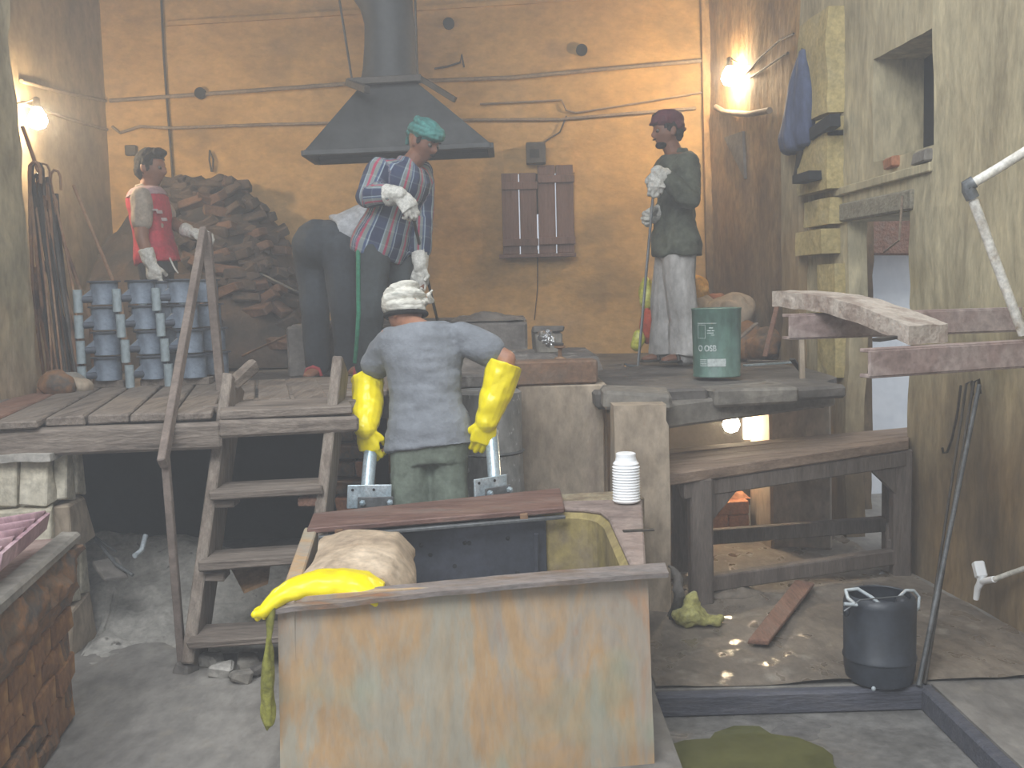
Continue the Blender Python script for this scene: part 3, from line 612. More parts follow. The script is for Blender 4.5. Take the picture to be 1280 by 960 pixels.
# ------------------------------------------------------------ lamps
def bulb(p, power, lab, cordto, r=.045, col=(1, .79, .52)):
    t = thing('bare_bulb', lab, 'lamp', p)
    g = bpy.data.materials.new('glowing_glass'); g.use_nodes = True; bs = g.node_tree.nodes['Principled BSDF']
    bs.inputs['Emission Color'].default_value = (*col, 1); bs.inputs['Emission Strength'].default_value = power
    MB().lathe(p - V((0, 0, r)), [(.004, 0), (r * .7, r * .25), (r, r * .9), (r * .8, r * 1.6), (r * .4, r * 2.3)], 16).build('glass_bulb', g, t, smooth=True)
    MB().lathe(p + V((0, 0, r * 1.3)), [(.022, 0), (.024, .01), (.022, .06), (.008, .07)], 12).build('socket', m_iron, t, smooth=True)
    MB().tube([p + V((0, 0, r * 1.3 + .06)), (p + V(cordto)) / 2 + V((0, 0, r)), V(cordto)], .005, 6).build('cord', m_iron, t)
bulb(at(47, 150, 6.85), 380, 'glowing bare bulb on the left wall beside the pier', V((-3.19, 6.9, at(45, 129, 6.9).z)), .06)
bulb(at(912, 97, 7.75), 340, 'glowing bare bulb high in the right back corner', wr(7.5, at(940, 82, 7.5).z, .02), .06)
bulb(at(914, 530, 5.95), 170, 'glowing bare bulb under the right platform above the bench', V((at(920, 500, 5.95).x, 5.95, .86)), .05)
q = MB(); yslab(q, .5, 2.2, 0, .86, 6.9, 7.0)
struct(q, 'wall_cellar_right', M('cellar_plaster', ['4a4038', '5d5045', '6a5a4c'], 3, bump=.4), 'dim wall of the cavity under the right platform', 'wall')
a, c = at(930, 549, 6.88), at(946, 508, 6.88); a2, c2 = at(921, 505, 6.88), at(946, 499, 6.88)
q = MB(); yslab(q, a.x, c.x, a.z, c.z, 6.875, 6.905); yslab(q, a2.x, c2.x, a2.z, c2.z, 6.875, 6.905)
struct(q, 'window_2', EM('glaring_daylight_slit', 'fff2d8', 9), 'glaring lit slit opening under the right platform', 'window')
# ------------------------------------------------------------ rusty tank in the foreground
m_tank = M('rust_streaked_tank', ['9c7c58', 'b09c80', 'a8a08e', 'b8966e', 'a69a8a', 'b38a68'], 2.0, (1.6, 1.6, .5), rough=.7, bump=.3, bscale=9, grit=.13, lo=.28, hi=.70, detail=9, dist=.6, speck=('9aa08a', 2.2, .56, .16))
m_tankin = M('blue_black_lining', ['32353f', '41454f', '4a4d58'], 3, rough=.6, bump=.2)
m_yel = M('yellowed_lining', ['8d7b5c', '9b8a5e', 'a8965f', '8f8070'], 2.2, bump=.2)
m_conp = M('pinkish_concrete', ['86736b', '9a877e', 'a5948a', '8d7b70'], 3, bump=.35, bscale=14)
FL, FRt, BR, BL = V((-.69, 2.93, 0)), V((.40, 3.12, 0)), V((.52, 4.2, 0)), V((-.80, 3.88, 0))
tk = thing('pickling_tank', 'large rust-streaked tank open at the top in the foreground', 'tank', (-.1, 3.4, 0))
def fw(u, v):
    p = FL.lerp(FRt, u); return V((p.x + .02 * (u - .5) * (1 - v), p.y + .007 * noise.noise((u * 4, v * 4, 0)) - .03 * (1 - v), .595 * v))
q = MB(); q.grid(fw, 40, 24, thick=(-.008, .05, 0)); q.build('front_wall', m_tank, tk, smooth=True)
q = MB(); q.hexa([FL, FL + V((.05, 0, 0)), BL + V((.05, 0, 0)), BL], [p + V((0, 0, .59)) for p in (FL, FL + V((.05, 0, 0)), BL + V((.05, 0, 0)), BL)]); q.build('side_wall', m_tank, tk, bevel=.005)
q = MB(); a, c = V((-.72, 3.93, 0)), V((.12, 4.02, 0)); q.hexa([a, c, c + V((0, .05, 0)), a + V((0, .05, 0))], [p + V((0, 0, .575)) for p in (a, c, c + V((0, .05, 0)), a + V((0, .05, 0)))]); q.build('back_lining', m_tankin, tk, bevel=.004)
for k in range(9):
    u = (.1, .42, .46, .62, .64, .57, .82, .86, .3)[k]; zz = (.47, .49, .45, .49, .488, .40, .5, .36, .3)[k]
    p = a.lerp(c, u); MB().lathe((p.x, p.y + .001, zz), [(.009, 0), (.009, .003), (.005, .004)], 10, axis=(0, -1, 0)).build('bolt_hole', m_dark, tk)
MB().bar(V((.075, 3.985, .36)), V((.08, 3.985, .52)), .02, .012, (0, -1, 0)).build('end_strap', m_tankin, tk, bevel=.003)
pl = [V((.085, 4.04, 0)), V((.20, 4.04, 0)), V((.27, 4.02, 0)), V((.31, 3.97, 0)), V((.332, 3.86, 0)), V((.335, 3.17, 0)), FRt + V((0, 0.04, 0)), BR, V((.1, 4.2, 0))]
q = MB(); q.prism(pl, (0, 0, .585)); q.build('side_block', m_yel, tk, bevel=.02)
q = MB(); q.prism([p + V((0.02 if 2 < i < 6 else 0, 0.02 if i < 4 else 0, .585)) for i, p in enumerate(pl)], (0, 0, .018)); q.build('block_top', m_conp, tk, bevel=.006)
q = MB(); q.hexa([FL, FRt, BR, BL], [p + V((0, 0, .06)) for p in (FL, FRt, BR, BL)]); q.build('bottom', m_tankin, tk)
q = MB(); q.bar(V((.38, 3.62, .606)), V((.49, 3.63, .606)), .02, .006); q.build('seam', m_iron, tk)
q = MB(); q.bar(V((.17, 4.29, .30)), V((.53, 4.32, .30)), .16, .6); q.build('back_ledge', M('crusted_ledge', ['7a6a58', '9a8a70', 'b0a68c'], 9, bump=.8, bscale=24), tk, bevel=.01, jit=.006)
q = MB(); n_ = 24
a, c = at(344, 762, 2.9), at(836, 719, 3.08)
q.grid(lambda u, v: a.lerp(c, u) + V((0, .075 * v, .012 * math.sin(u * 2.5) + .004 * noise.noise((u * 9, v, 0)) + .012 * v)), n_, 3, thick=(0, 0, -.014))
one(q, 'rim_board', M('rusty_rim_strip', ['5f5652', '77706c', '857a74', '7a6a5c', '8a6040'], 2.2, (1.5, 6, 6), bump=.3), 'long rusty strip lying along the front rim of the tank', 'board', smooth=True)
q = MB(); q.hexa([at(384, 668, 3.80), at(706, 641, 4.02), at(700, 616, 4.36), at(392, 648, 4.10)], [p + V((0, 0, .022)) for p in (at(384, 668, 3.80), at(706, 641, 4.02), at(700, 616, 4.36), at(392, 648, 4.10))])
bp = thing('channel_board', 'reddish brown steel board lying on the back rim of the tank', 'board', at(540, 655, 3.95))
q.build('board', M('oxide_board', ['5f473f', '74544a', '83655a', '7a6a62'], 3, (1, 6, 6), bump=.3, rough=.6), bp, bevel=.004)
q = MB(); q.bar(at(398, 672, 3.80), at(706, 646, 4.0), .025, .012); q.build('lower_flange', m_steel, bp, bevel=.002)
for px, py, Y in ((424, 668, 3.81), (655, 648, 3.97)):
    q = MB(); q.bar(at(px - 5, py - 2, Y), at(px + 5, py - 3, Y), .02, .022); q.build('clip', m_rust, bp, bevel=.002)
# sack over the left side
m_sack = M('tan_sackcloth', ['a8927c', 'bea88e', 'cdbaa2'], 3, bump=.3, bscale=30)
q = MB(); A_ = at(362, 742, 3.3); B_ = at(468, 735, 3.4)
def sk(u, v):
    x = -.68 + .33 * u; y = 3.12 + .62 * v
    return V((x + .02 * math.sin(v * 5), y, .575 + .07 * math.sin(math.pi * min(1, u * .9 + .08)) ** .6 * math.sin(math.pi * min(1, v * .88 + .06)) ** .5 - .05 * max(0, u - .82) / .18 + .008 * noise.noise((u * 5, v * 6, 1))))
q.grid(sk, 34, 34, thick=(0, 0, -.025)); sc = thing('cloth_sack', 'tan cloth sack slumped over the left side of the tank', 'sack', (-.52, 3.4, .6)); q.build('cloth', m_sack, sc, smooth=True)
q = MB(); q.tube([at(425, 677, 3.72), at(445, 684, 3.68), at(460, 694, 3.62), at(464, 706, 3.55)], [.012, .022, .022, .01], 9); voxobj(q, 'frayed_edge', M('pale_frayed_cloth', ['b5aa98', 'cfc6b4'], 30, bump=.6), sc, .006, 1, (.006, 40, 40, 40))
m_yg = M('yellow_rubber', ['e8cf00', 'f7e200', 'fbe916'], 3, rough=.28, bump=.08, bscale=12, grit=.08)
# spare yellow glove on the front-left corner
q = MB(); path = [at(476, 744, 3.05), at(455, 733, 3.06), at(425, 728, 3.05), at(392, 730, 3.02), at(362, 738, 2.98), at(342, 750, 2.94), at(330, 762, 2.91)]
rings = []
for i, p in enumerate(path):
    t_ = (path[min(i + 1, 6)] - path[max(i - 1, 0)]).normalized(); sd = V((0, 1, .1)); n_ = t_.cross(sd).normalized()
    wd = 1.25 * (.062, .068, .066, .060, .052, .048, .042)[i]; rings.append((p, sd.normalized() * wd, n_ * 1.25 * (.024, .03, .031, .029, .024, .02, .016)[i]))
q.loft(rings, 16)
for k, (x, y, yy) in enumerate(((318, 768, 2.86), (322, 773, 2.90), (330, 772, 2.94), (320, 764, 2.97))): q.cap(path[-1] + V((0, (-.035, -.012, .012, .035)[k], 0)), at(x, y, yy), .013, .010)
gl = thing('yellow_glove', 'spare yellow rubber glove drooping over the front left corner of the tank', 'glove', path[3])
voxobj(q, 'gauntlet', m_yg, gl, .005, 3, (.004, 14, 14, 14))
q = MB(); q.tube([at(340, 752, 2.905), at(337, 790, 2.89), at(336, 840, 2.885), at(335, 885, 2.885), at(336, 905, 2.885), at(334, 916, 2.885)], [.012, .013, .017, .021, .015, .003], 12)
o = voxobj(q, 'twisted_rag', M('yellow_green_rag', ['6b6a30', '8c8a3c', 'a3a04c'], 8, bump=.5), None, .005, 1, (.012, 30, 30, 9)); tag(o, 'twisted yellow-green rag hanging down the front left edge of the tank', 'rag')
# ------------------------------------------------------------ brick vat at the left front
vt = thing('brick_vat', 'low brick vat with an overhanging stone facing at the left front', 'vat', (-1.7, 3.0, 0))
e0, e1 = V((-1.56, 3.56, 0)), V((-1.37, 2.35, 0)); du = (e1 - e0).normalized(); dn = V((du.y, -du.x, 0)); dn = -dn if dn.x > 0 else dn
q = MB(); q.prism([e0 + dn * .1, e1 + dn * .1, e1 + dn * 1.2, e0 + dn * 1.2], (0, 0, .62)); q.build('core', m_brickd, vt)
bricks(vt, 'brick', e0 + V((0, 0, 0)), du, dn, 1.25, .40, .23, .08, .12, [m_brickd, m_brickd, m_stone], .012, .006)
def slabg(u, v):
    p = e0 + du * (1.25 * u) - dn * (.035 - .05 * (1 - v) ** 3) ; nn = .035 * noise.noise((u * 7, v * 2.5, 1)) + .022 * noise.noise((u * 19, v * 7, 1))
    return V((p.x, p.y, .385 + .235 * v + .018 * noise.noise((u * 6, 0, 4)) * (1 - v))) - dn * nn
q = MB(); q.grid(slabg, 50, 14, thick=dn * .14); q.build('stone_facing', m_stone, vt, smooth=True)
q = MB(); q.prism([e0 - dn * .04 - du * .03, e1 - dn * .04, e1 + dn * .035, e0 + dn * .035 - du * .03], (0, 0, .042)); q.v = [v + V((0, 0, .622)) for v in q.v]; q.build('coping', m_conc, vt, bevel=.01, jit=.004)
q = MB(); q.prism([e0 + dn * .03, e1 + dn * .03, e1 + dn * 1.2, e0 + dn * 1.2], (0, 0, .03)); q.v = [v + V((0, 0, .615)) for v in q.v]; q.build('top', M('pink_dusted_top', ['7a5f58', '937a72', 'a08d84'], 4, bump=.3), vt)
m_pink = M('pale_pink_sheet', ['a5808a', 'bb98a0', 'c9aeb2'], 4, rough=.6, bump=.1)
cs = thing('corrugated_sheet', 'pink corrugated offcut lying on the brick vat', 'sheet', at(15, 672, 3.0))
# corrugated offcut: ridges run away from us
o_ = at(58, 648, 3.42); d1 = (at(-60, 668, 3.0) - o_); d2 = (at(-2, 700, 2.85) - o_); n_ = d1.cross(d2).normalized(); n_ = n_ if n_.z > 0 else -n_
def cor(u, v): return o_ + d2 * v + d1 * u + n_ * (.018 * math.sin(v * 2 * math.pi * 4.5)) + V((0, 0, .015))
q = MB(); q.grid(cor, 6, 60, thick=n_ * -.004); q.build('sheet', m_pink, cs, smooth=True)
q = MB(); q.bar(o_ + V((0, 0, -.008)), o_ + d2 + V((0, 0, -.008)), .012, .055, n_); q.build('edge_band', m_pink, cs)
# ------------------------------------------------------------ timber bench at the right
m_bench = M('worn_bench_top', ['6d5a4c', '85705f', '96806e', '7c6a60'], 2.5, (1, 5, 5), bump=.3, bscale=10)
m_benchl = M('bench_timber', ['5b5048', '6d625a', '7b7068'], 3, (5, 5, .8), bump=.35, bscale=10)
bn = thing('timber_bench', 'heavy grey timber work bench against the right wall', 'bench', (1.3, 5.0, 0))
c1, c2, c3, c4 = at(837, 592, 4.62), at(1136, 549, 5.05), at(1136, 539, 5.5), at(828, 558, 5.36)
c3.z = c2.z + .0; c4.z = c1.z
q = MB()
for k in range(4):
    a, b2 = k / 4, (k + 1) / 4 - .006
    pts = [c1.lerp(c4, a), c2.lerp(c3, a), c2.lerp(c3, b2), c1.lerp(c4, b2)]
    q = MB(); q.hexa([p - V((0, 0, .055)) for p in pts], pts); q.build('top_plank', m_bench, bn, bevel=.006, jit=.003)
def legp(u, v): return c1.lerp(c2, u).lerp(c4.lerp(c3, u), v)
for u, v, wd in ((.12, .08, .105), (.965, .12, .09), (.06, .88, .09), (.93, .88, .09)):
    p = legp(u, v); q = MB(); q.bar((p.x, p.y, 0), (p.x, p.y, p.z - .05), wd, wd * .9, (0, 1, 0)); q.build('leg', m_benchl, bn, bevel=.008, jit=.004)
for a, c, zz, h_ in (((.05, .06), (.98, .06), -.095, .075), ((.05, .9), (.97, .9), -.095, .075), ((.06, .08), (.06, .9), -.095, .075), ((.95, .1), (.95, .9), -.095, .075)):
    pa, pc = legp(*a), legp(*c); q = MB(); q.bar(pa + V((0, 0, zz)), pc + V((0, 0, zz)), .04, h_); q.build('apron', m_benchl, bn, bevel=.005)
for u, v, sx in ((.12, .08, 1), (.965, .12, -1)):
    p = legp(u, v); q = MB(); dx = (c2 - c1).normalized() * sx
    q.prism([p + dx * .04 + V((0, -.03, -.12)), p + dx * .2 + V((0, -.03, -.12)), p + dx * .04 + V((0, -.03, -.27))], (0, .05, 0)); q.build('corner_brace', m_benchl, bn, bevel=.004)
for a, c, z_ in (((.12, .1), (.965, .14), .085), ((.06, .88), (.93, .88), .17), ((.93, .14), (.93, .88), .15)):
    pa, pc = legp(*a), legp(*c); q = MB(); q.bar(V((pa.x, pa.y, z_)), V((pc.x, pc.y, z_ + .02)), .06, .075); q.build('stretcher', m_benchl, bn, bevel=.006)
# ------------------------------------------------------------ beams, warped plank, white pipe at the right
def chan(name, a, c, h, w_, mat, lab):
    t = thing(name, lab, 'beam', a)
    MB().bar(a, c, .012, h, (0, 0, 1)).build('web', mat, t, bevel=.002)
    for s_ in (-1, 1): MB().bar(a + V((0, w_ / 2, s_ * h / 2)), c + V((0, w_ / 2, s_ * h / 2)), w_, .012).build('flange', mat, t, bevel=.002)
    return t
e = lambda px, py, Y: at(px, py, Y)
a1 = e(1086, 455, 3.30); a2 = V((1.98, 3.62, a1.z + .004)); chan('steel_channel_beam', a1, a2, .082, .06, m_rustpink, 'pink-red steel channel beam, the lower and nearer of the two')
a1 = e(986, 409, 3.92); a2 = V((2.02, 4.12, a1.z + .0)); chan('rear_channel_beam', a1, a2, .085, .07, m_rustpink, 'dusty mauve steel channel beam, the upper one under the warped plank')
wp = thing('warped_plank', 'thick warped plank with a chalky top lying across the steel beams', 'plank', e(1060, 400, 3.9))
def wpl(u, v):
    A0, B0 = e(974, 364, 4.25), e(1146, 407, 3.42); c = A0.lerp(B0, u); c.z += .030 * math.sin(math.pi * u)
    return c + V((.0, 0, 0)) + V((.17, .10, 0)) * (v - .2)
q = MB(); q.grid(lambda u, v: wpl(u, v) + V((0, 0, .006 * noise.noise((u * 8, v * 3, 0)))), 24, 6, thick=(0, 0, -.062)); q.build('plank_body', M('chalky_plank', ['85746a', '9d8d81', 'bdb2a6', 'ab9d91'], 4, (2, 2, 2), bump=.5, grit=.2), wp, smooth=True)
q = MB(); q.bar(e(1095, 425, 3.45), e(1140, 418, 3.5), .04, .012); q.build('spacer', m_iron, wp, bevel=.002)
m_wp = M('flaking_white_pipe', ['8a7458', 'cfc8bb', 'e4e0d6', 'd9d3c6'], 7, (1, 1, 1), rough=.55, bump=.2, lo=.36, hi=.6)
pr = thing('white_pipe_rail', 'flaking white bent pipe rail rising from the lower steel beam', 'pipe', e(1210, 235, 3.5))
MB().tube([e(1212, 238, 3.5), e(1245, 328, 3.52), e(1279, 418, 3.54)], .0165, 12).build('upright', m_wp, pr, smooth=True)
MB().tube([e(1208, 234, 3.5), e(1250, 209, 3.46), e(1300, 178, 3.4)], .0165, 12).build('arm', m_wp, pr, smooth=True)
MB().tube([e(1216, 248, 3.5), e(1210, 236, 3.5), e(1208, 233, 3.5), e(1218, 227, 3.49)], .022, 12).build('elbow', m_steel, pr, smooth=True)
# rods leaning on the right wall
for k, (bx, by, tx, ty, r_, lab) in enumerate(((1148, 858, 1224, 482, .010, 'thick pale rod of the pair leaning on the right wall behind the bucket'), (1156, 855, 1217, 478, .007, 'thin straight rod leaning close against the thick pale rod'), (1152, 850, 1208, 480, .006, 'thin dark rod, leftmost of the three leaning on the right wall'))):
    a = onz(bx, by, .004); c = onr(tx, ty, .04); c2 = onr(tx + 6, ty - 4, .03); c3 = onr(tx + 8, ty + 14, .02)
    one(MB().tube([a, a.lerp(c, .33), a.lerp(c, .66), c] + ([c2, c3] if k else []), r_, 8), 'leaning_rod', [m_steel, m_iron, m_iron][k], lab, 'rod', 'rods leaning on the right wall', smooth=True)
one(MB().tube([onr(1201, 482, .03), onr(1197, 515, .02), onr(1190, 548, .015), onr(1184, 565, .015), onr(1179, 566, .02), onr(1178, 560, .03)], .006, 7), 'wire_hook', m_iron, 'bent wire hook hanging on the right wall beside the rods', 'hook', smooth=True)
# white plastic tap
m_wpl = bpy.data.materials['white_plastic']
tp = thing('plastic_tap', 'white plastic tap on a pipe low on the right wall', 'tap', onr(1225, 730, .1))
p = lambda x, y: onr(x, y, .09)
MB().bar(p(1222, 702), p(1227, 722), .045, .04, (0, -1, 0)).build('handle', m_wpl, tp, bevel=.006)
MB().tube([p(1227, 718), p(1226, 728), p(1222, 735), p(1220, 749)], [.016, .017, .014, .012], 12).build('spout', m_wpl, tp, smooth=True)
MB().tube([p(1226, 727), p(1243, 724)], .014, 12).build('inlet', m_wpl, tp, smooth=True)
MB().tube([p(1243, 724), onr(1262, 717, .06), onr(1300, 704, .04)], .011, 10).build('pipe', m_wp, tp, smooth=True)
# black bucket
c = onz(1099, 849, 0); c.z = .002
bk = thing('black_bucket', 'black plastic bucket with pale hose loops beside the wash pan', 'bucket', c)
m_bk = M('black_plastic', ['2b2f36', '353a42', '3d424b'], 4, rough=.45, bump=.08)
MB().lathe(c, [(.105, 0), (.118, .006), (.126, .05), (.127, .085), (.131, .088), (.131, .096), (.127, .1), (.1285, .29), (.122, .315), (.112, .322), (.108, .318), (.118, .30), (.119, .06), (.0, .03)], 40, cap=False).build('body', m_bk, bk, smooth=True)
MB().lathe(c + V((.0, 0, .0)), [(.121, .24), (.121, .262), (.0, .262)], 32, cap=False).build('liquid', m_tankin, bk)
m_hose = M('clear_hose', ['9aa3a8', 'b8c0c4', 'd0d6d8'], 6, rough=.3, bump=0)
P2 = lambda x, y, d=0: at(x, y, c.y + d)
MB().tube([P2(1055, 755, -.12), P2(1070, 756, -.12), P2(1060, 748, -.06), P2(1057, 738, -.02), P2(1072, 736, 0), P2(1090, 747, -.02), P2(1106, 760, -.05), P2(1102, 768, -.06)], .007, 8).build('hose', m_hose, bk, smooth=True)
MB().tube([P2(1124, 746, -.02), P2(1132, 738, 0), P2(1142, 738, .02), P2(1149, 746, .02), P2(1148, 760, 0), P2(1144, 764, -.02)], .006, 8).build('hose', m_hose, bk, smooth=True)
MB().ell(P2(1128, 752, -.03), ((.025, 0, 0), (0, .03, 0), (0, 0, .022))).build('knob', m_bk, bk, smooth=True)
MB().ell(P2(1058, 764, -.11), ((.012, 0, 0), (0, .012, 0), (0, 0, .02))).build('lug', m_bk, bk, smooth=True)
MB().ell(P2(1092, 861, -.132), ((.008, 0, 0), (0, .008, 0), (0, 0, .009))).build('drain_plug', m_hose, bk, smooth=True)
MB().tube([P2(1055, 764, -.12), P2(1075, 750, -.12), P2(1130, 745, -.05)], .003, 6).build('bail_wire', m_steel, bk, smooth=True)
# ------------------------------------------------------------ under the right platform and the wet floor
t = thing('brick_stack', 'low stack of red bricks lit orange under the bench', 'bricks', (1.05, 5.9, 0))
bricks(t, 'brick', (.86, 5.85, 0), (1, .04, 0), (0, 1, 0), .48, .24, .24, .08, .12, [m_brick], .006, .008)
q = MB(); yslab(q, .86, 1.32, 0, .2, 5.98, 6.25); q.build('core', m_brick, t)
q = rough_heap(lambda u, v: V((.82 + .55 * u, 5.95 + .4 * v, .235 + .2 * math.sin(math.pi * u) * math.sin(math.pi * v))), 26, 20, .09, 9, 4)
one(q, 'rubble_mound', m_brick, 'orange-lit rubble heaped on the brick stack under the platform', 'rubble', kind='stuff')
q = MB(); yslab(q, 1.40, 1.74, 0, .86, 5.62, 6.1); one(q, 'support_block', m_sand, 'tan plastered support block under the right platform', 'block', bevel=.015, jit=.008)
q = MB(); a, c_ = onz(948, 812, .0), onz(1006, 742, .0); q.bar(a + V((0, 0, .03)), c_ + V((0, 0, .05)), .085, .022); one(q, 'floor_plank', m_woodred, 'short brown plank lying on the wet floor before the bench', 'plank', bevel=.004, jit=.004)
q = MB(); pz = onz(868, 778, .02)
q.ell(pz + V((-.02, 0, .03)), ((.085, 0, 0), (0, .07, 0), (0, 0, .045))); q.ell(pz + V((.06, -.02, .015)), ((.06, .01, 0), (0, .04, 0), (0, 0, .022))); q.ell(pz + V((-.01, .02, .07)), ((.04, 0, .02), (0, .04, 0), (-.01, 0, .05)))
o = voxobj(q, 'wet_rag', M('pale_yellow_rag', ['8a8450', 'b0ab68', 'c9c89a', 'a8a69a'], 7, bump=.4), None, .008, 2, (.018, 20, 20, 20)); tag(o, 'crumpled pale yellow rag on the floor by the bench leg', 'rag')
q = MB(); q.tube([onz(838, 772, .02), at(850, 745, 4.4), at(848, 722, 4.45), at(836, 706, 4.5)], [.02, .022, .02, .012], 8); o = voxobj(q, 'hanging_rag', m_slab, None, .006, 1, (.012, 25, 25, 10)); tag(o, 'grey rag drooping beside the column above the yellow rag', 'rag')
q = MB(); q.ell(onz(915, 742, .02), ((.16, 0, 0), (0, .08, 0), (0, 0, .03))); o = voxobj(q, 'mud_lump', m_wet, None, .012, 1, (.02, 9, 9, 9)); tag(o, 'low brown mud lump on the wet floor under the bench', 'mud')
# ------------------------------------------------------------ platform right side, by the man with the rod
m_green = M('green_tin', ['4d6a60', '5c7a6e', '67857a', '5f7468'], 3, (1, 1, .5), rough=.5, bump=.1)
c = at(896, 472, 5.75); c.z = ZP + .0
gb = thing('green_tin', 'green metal tin with white printing beside the man in light trousers', 'tin', c)
MB().lathe(c, [(.125, 0), (.131, .004), (.131, .01), (.128, .014), (.1345, .365), (.1375, .369), (.1375, .377), (.131, .379), (.129, .36), (.122, .03), (0, .025)], 48, cap=False).build('body', m_green, gb, smooth=True)
m_print = M('white_print', ['c3ccc9', 'd3dad7'], 5, bump=0, rough=.7)
tocam = math.atan2(-c.y, -c.x)
def wrap(x, z, r=.1352):       # x along the surface, from the side facing the yard
    a = tocam + x / r; rr = .1285 + .006 * z / .365 + .0012; return c + V((rr * math.cos(a), rr * math.sin(a), z))
def patch(x0, x1, z0, z1, name='print_line', mat=None):
    MB().grid(lambda u, v: wrap(x0 + (x1 - x0) * u, z0 + (z1 - z0) * v), 6, 1).build(name, mat or m_print, gb)
patch(-.115, .0, .296, .299)
for z0, z1 in ((.215, .217), (.288, .290)): patch(-.112, -.062, z0, z1)
for x0 in (-.112, -.064): patch(x0, x0 + .002, .215, .29)
patch(-.04, -.018, .27, .275); patch(-.052, -.03, .255, .26); patch(-.025, -.012, .255, .26); patch(-.052, -.016, .243, .247); patch(-.03, -.012, .232, .235)
patch(-.052, .052, .062, .104, 'white_label')
for k in range(4): patch(-.1, -.056, .064 + .011 * k, .068 + .011 * k)
for k in range(4): patch(-.098 + .012 * k, -.096 + .012 * k, .064, .1)
cu = bpy.data.curves.new('lettering', 'FONT'); cu.body = 'O OSB'; cu.size = .046; cu.extrude = .0; cu.offset = .0012
to = bpy.data.objects.new('tmp', cu); COL.objects.link(to); dg = bpy.context.evaluated_depsgraph_get(); tm = bpy.data.meshes.new_from_object(to.evaluated_get(dg)); bpy.data.objects.remove(to)
wmax = max(v.co.x for v in tm.vertices)
for v in tm.vertices: v.co = wrap(-.112 + v.co.x * .112 / wmax, .146 + v.co.y) - c
tm.materials.clear(); link('lettering', tm, m_print, gb)
# bags and sacks behind the man
def lump(parts_, name, lab, cat, vx=.01, fold=(.015, 12, 12, 12)):
    o_ = thing(name, lab, cat, parts_[0][1])
    for nm, cc, ax, mt in parts_:
        q_ = MB(); q_.ell(cc, ax, 16, 10); voxobj(q_, nm, mt, o_, vx, 2, fold)
    return o_
m_lime = M('lime_plastic', ['b0b040', 'c8c852', 'd8d878'], 6, rough=.4, bump=.2); m_orange = M('orange_cloth', ['a5402a', 'c4502e', 'd08030'], 5, bump=.3); m_gold = M('golden_cloth', ['b08030', 'cc9a3e', 'd8ac58'], 5, bump=.3)
lump([('lime_top', at(808, 368, 7.25), [(.05, 0, 0), (0, .07, 0), (0, 0, .13)], m_lime), ('orange_middle', at(809, 408, 7.22), [(.055, 0, 0), (0, .08, 0), (0, 0, .13)], m_orange), ('lime_flap', at(797, 426, 7.15), [(.045, 0, .05), (0, .04, 0), (-.02, 0, .06)], m_lime)], 'plastic_bag', 'lime and orange bag hanging behind the left side of the rod man', 'bag')
lump([('sack', at(872, 368, 7.6), [(.09, 0, 0), (0, .1, 0), (0, 0, .14)], m_gold)], 'golden_sack', 'golden yellow sack bulging behind the light trousers', 'sack')
lump([('sack', at(880, 405, 7.55), [(.13, 0, 0), (0, .12, 0), (0, 0, .22)], m_sand)], 'tan_sack', 'tan sack below the golden sack behind the green tin', 'sack')
for k, (px, py, Y, s_, lab) in enumerate(((915, 392, 7.4, .17, 'large pinkish rock behind the green tin'), (930, 425, 7.2, .14, 'brown rock right of the green tin'), (958, 430, 7.0, .13, 'rounded brown rock beside the right wall'), (898, 375, 7.7, .08, 'small reddish rock above the green tin'))):
    p_ = at(px, py, Y); q = MB(); q.ell((p_.x, Y, p_.z), ((s_, 0, 0), (0, s_, 0), (0, 0, s_ * .8)), 12, 8)
    if p_.z - s_ * .8 > ZP: q.ell((p_.x, Y, (p_.z + ZP) / 2), ((s_ * .9, 0, 0), (0, s_, 0), (0, 0, (p_.z - ZP) / 2 + .02)))
    o = voxobj(q, 'rock', [m_sand, m_stone, m_stone, m_brick][k], None, .02, 1, (.05, 6, 6, 6)); tag(o, lab, 'rock')
for k, (xa, ya, xb, yb, Y, m_, lab) in enumerate(((930, 450, 990, 440, 6.3, m_galv, 'bright flat strip of steel lying right of the green tin'), (935, 438, 985, 452, 6.4, m_wood, 'long stick lying crosswise near the right wall'), (922, 425, 946, 404, 6.6, m_wood, 'short stick propped on the rocks'), (956, 446, 972, 380, 6.2, m_woodred, 'thin brown stake standing by the right wall'), (990, 462, 1002, 468, 5.6, m_iron, 'little iron scrap at the end of the ledge'))):
    q = MB(); a, c2 = at(xa, ya, Y), at(xb, yb, Y + .1)
    if k in (0, 1, 4): a.z = max(ZP + .015 + .02 * k, .98); c2.z = ZP + .02
    q.bar(a, c2, .03, .012); one(q, 'scrap_stick' if k else 'steel_strip', m_, lab, 'scrap', bevel=.002)
MB_ = MB(); a = at(1003, 415, 5.45); MB_.bar(V((a.x, 5.45, ZP - .06)), at(1001, 412, 5.5), .025, .025, (0, 1, 0)); one(MB_, 'pale_batten', m_sand, 'pale upright batten under the upper beam at the ledge end', 'batten')
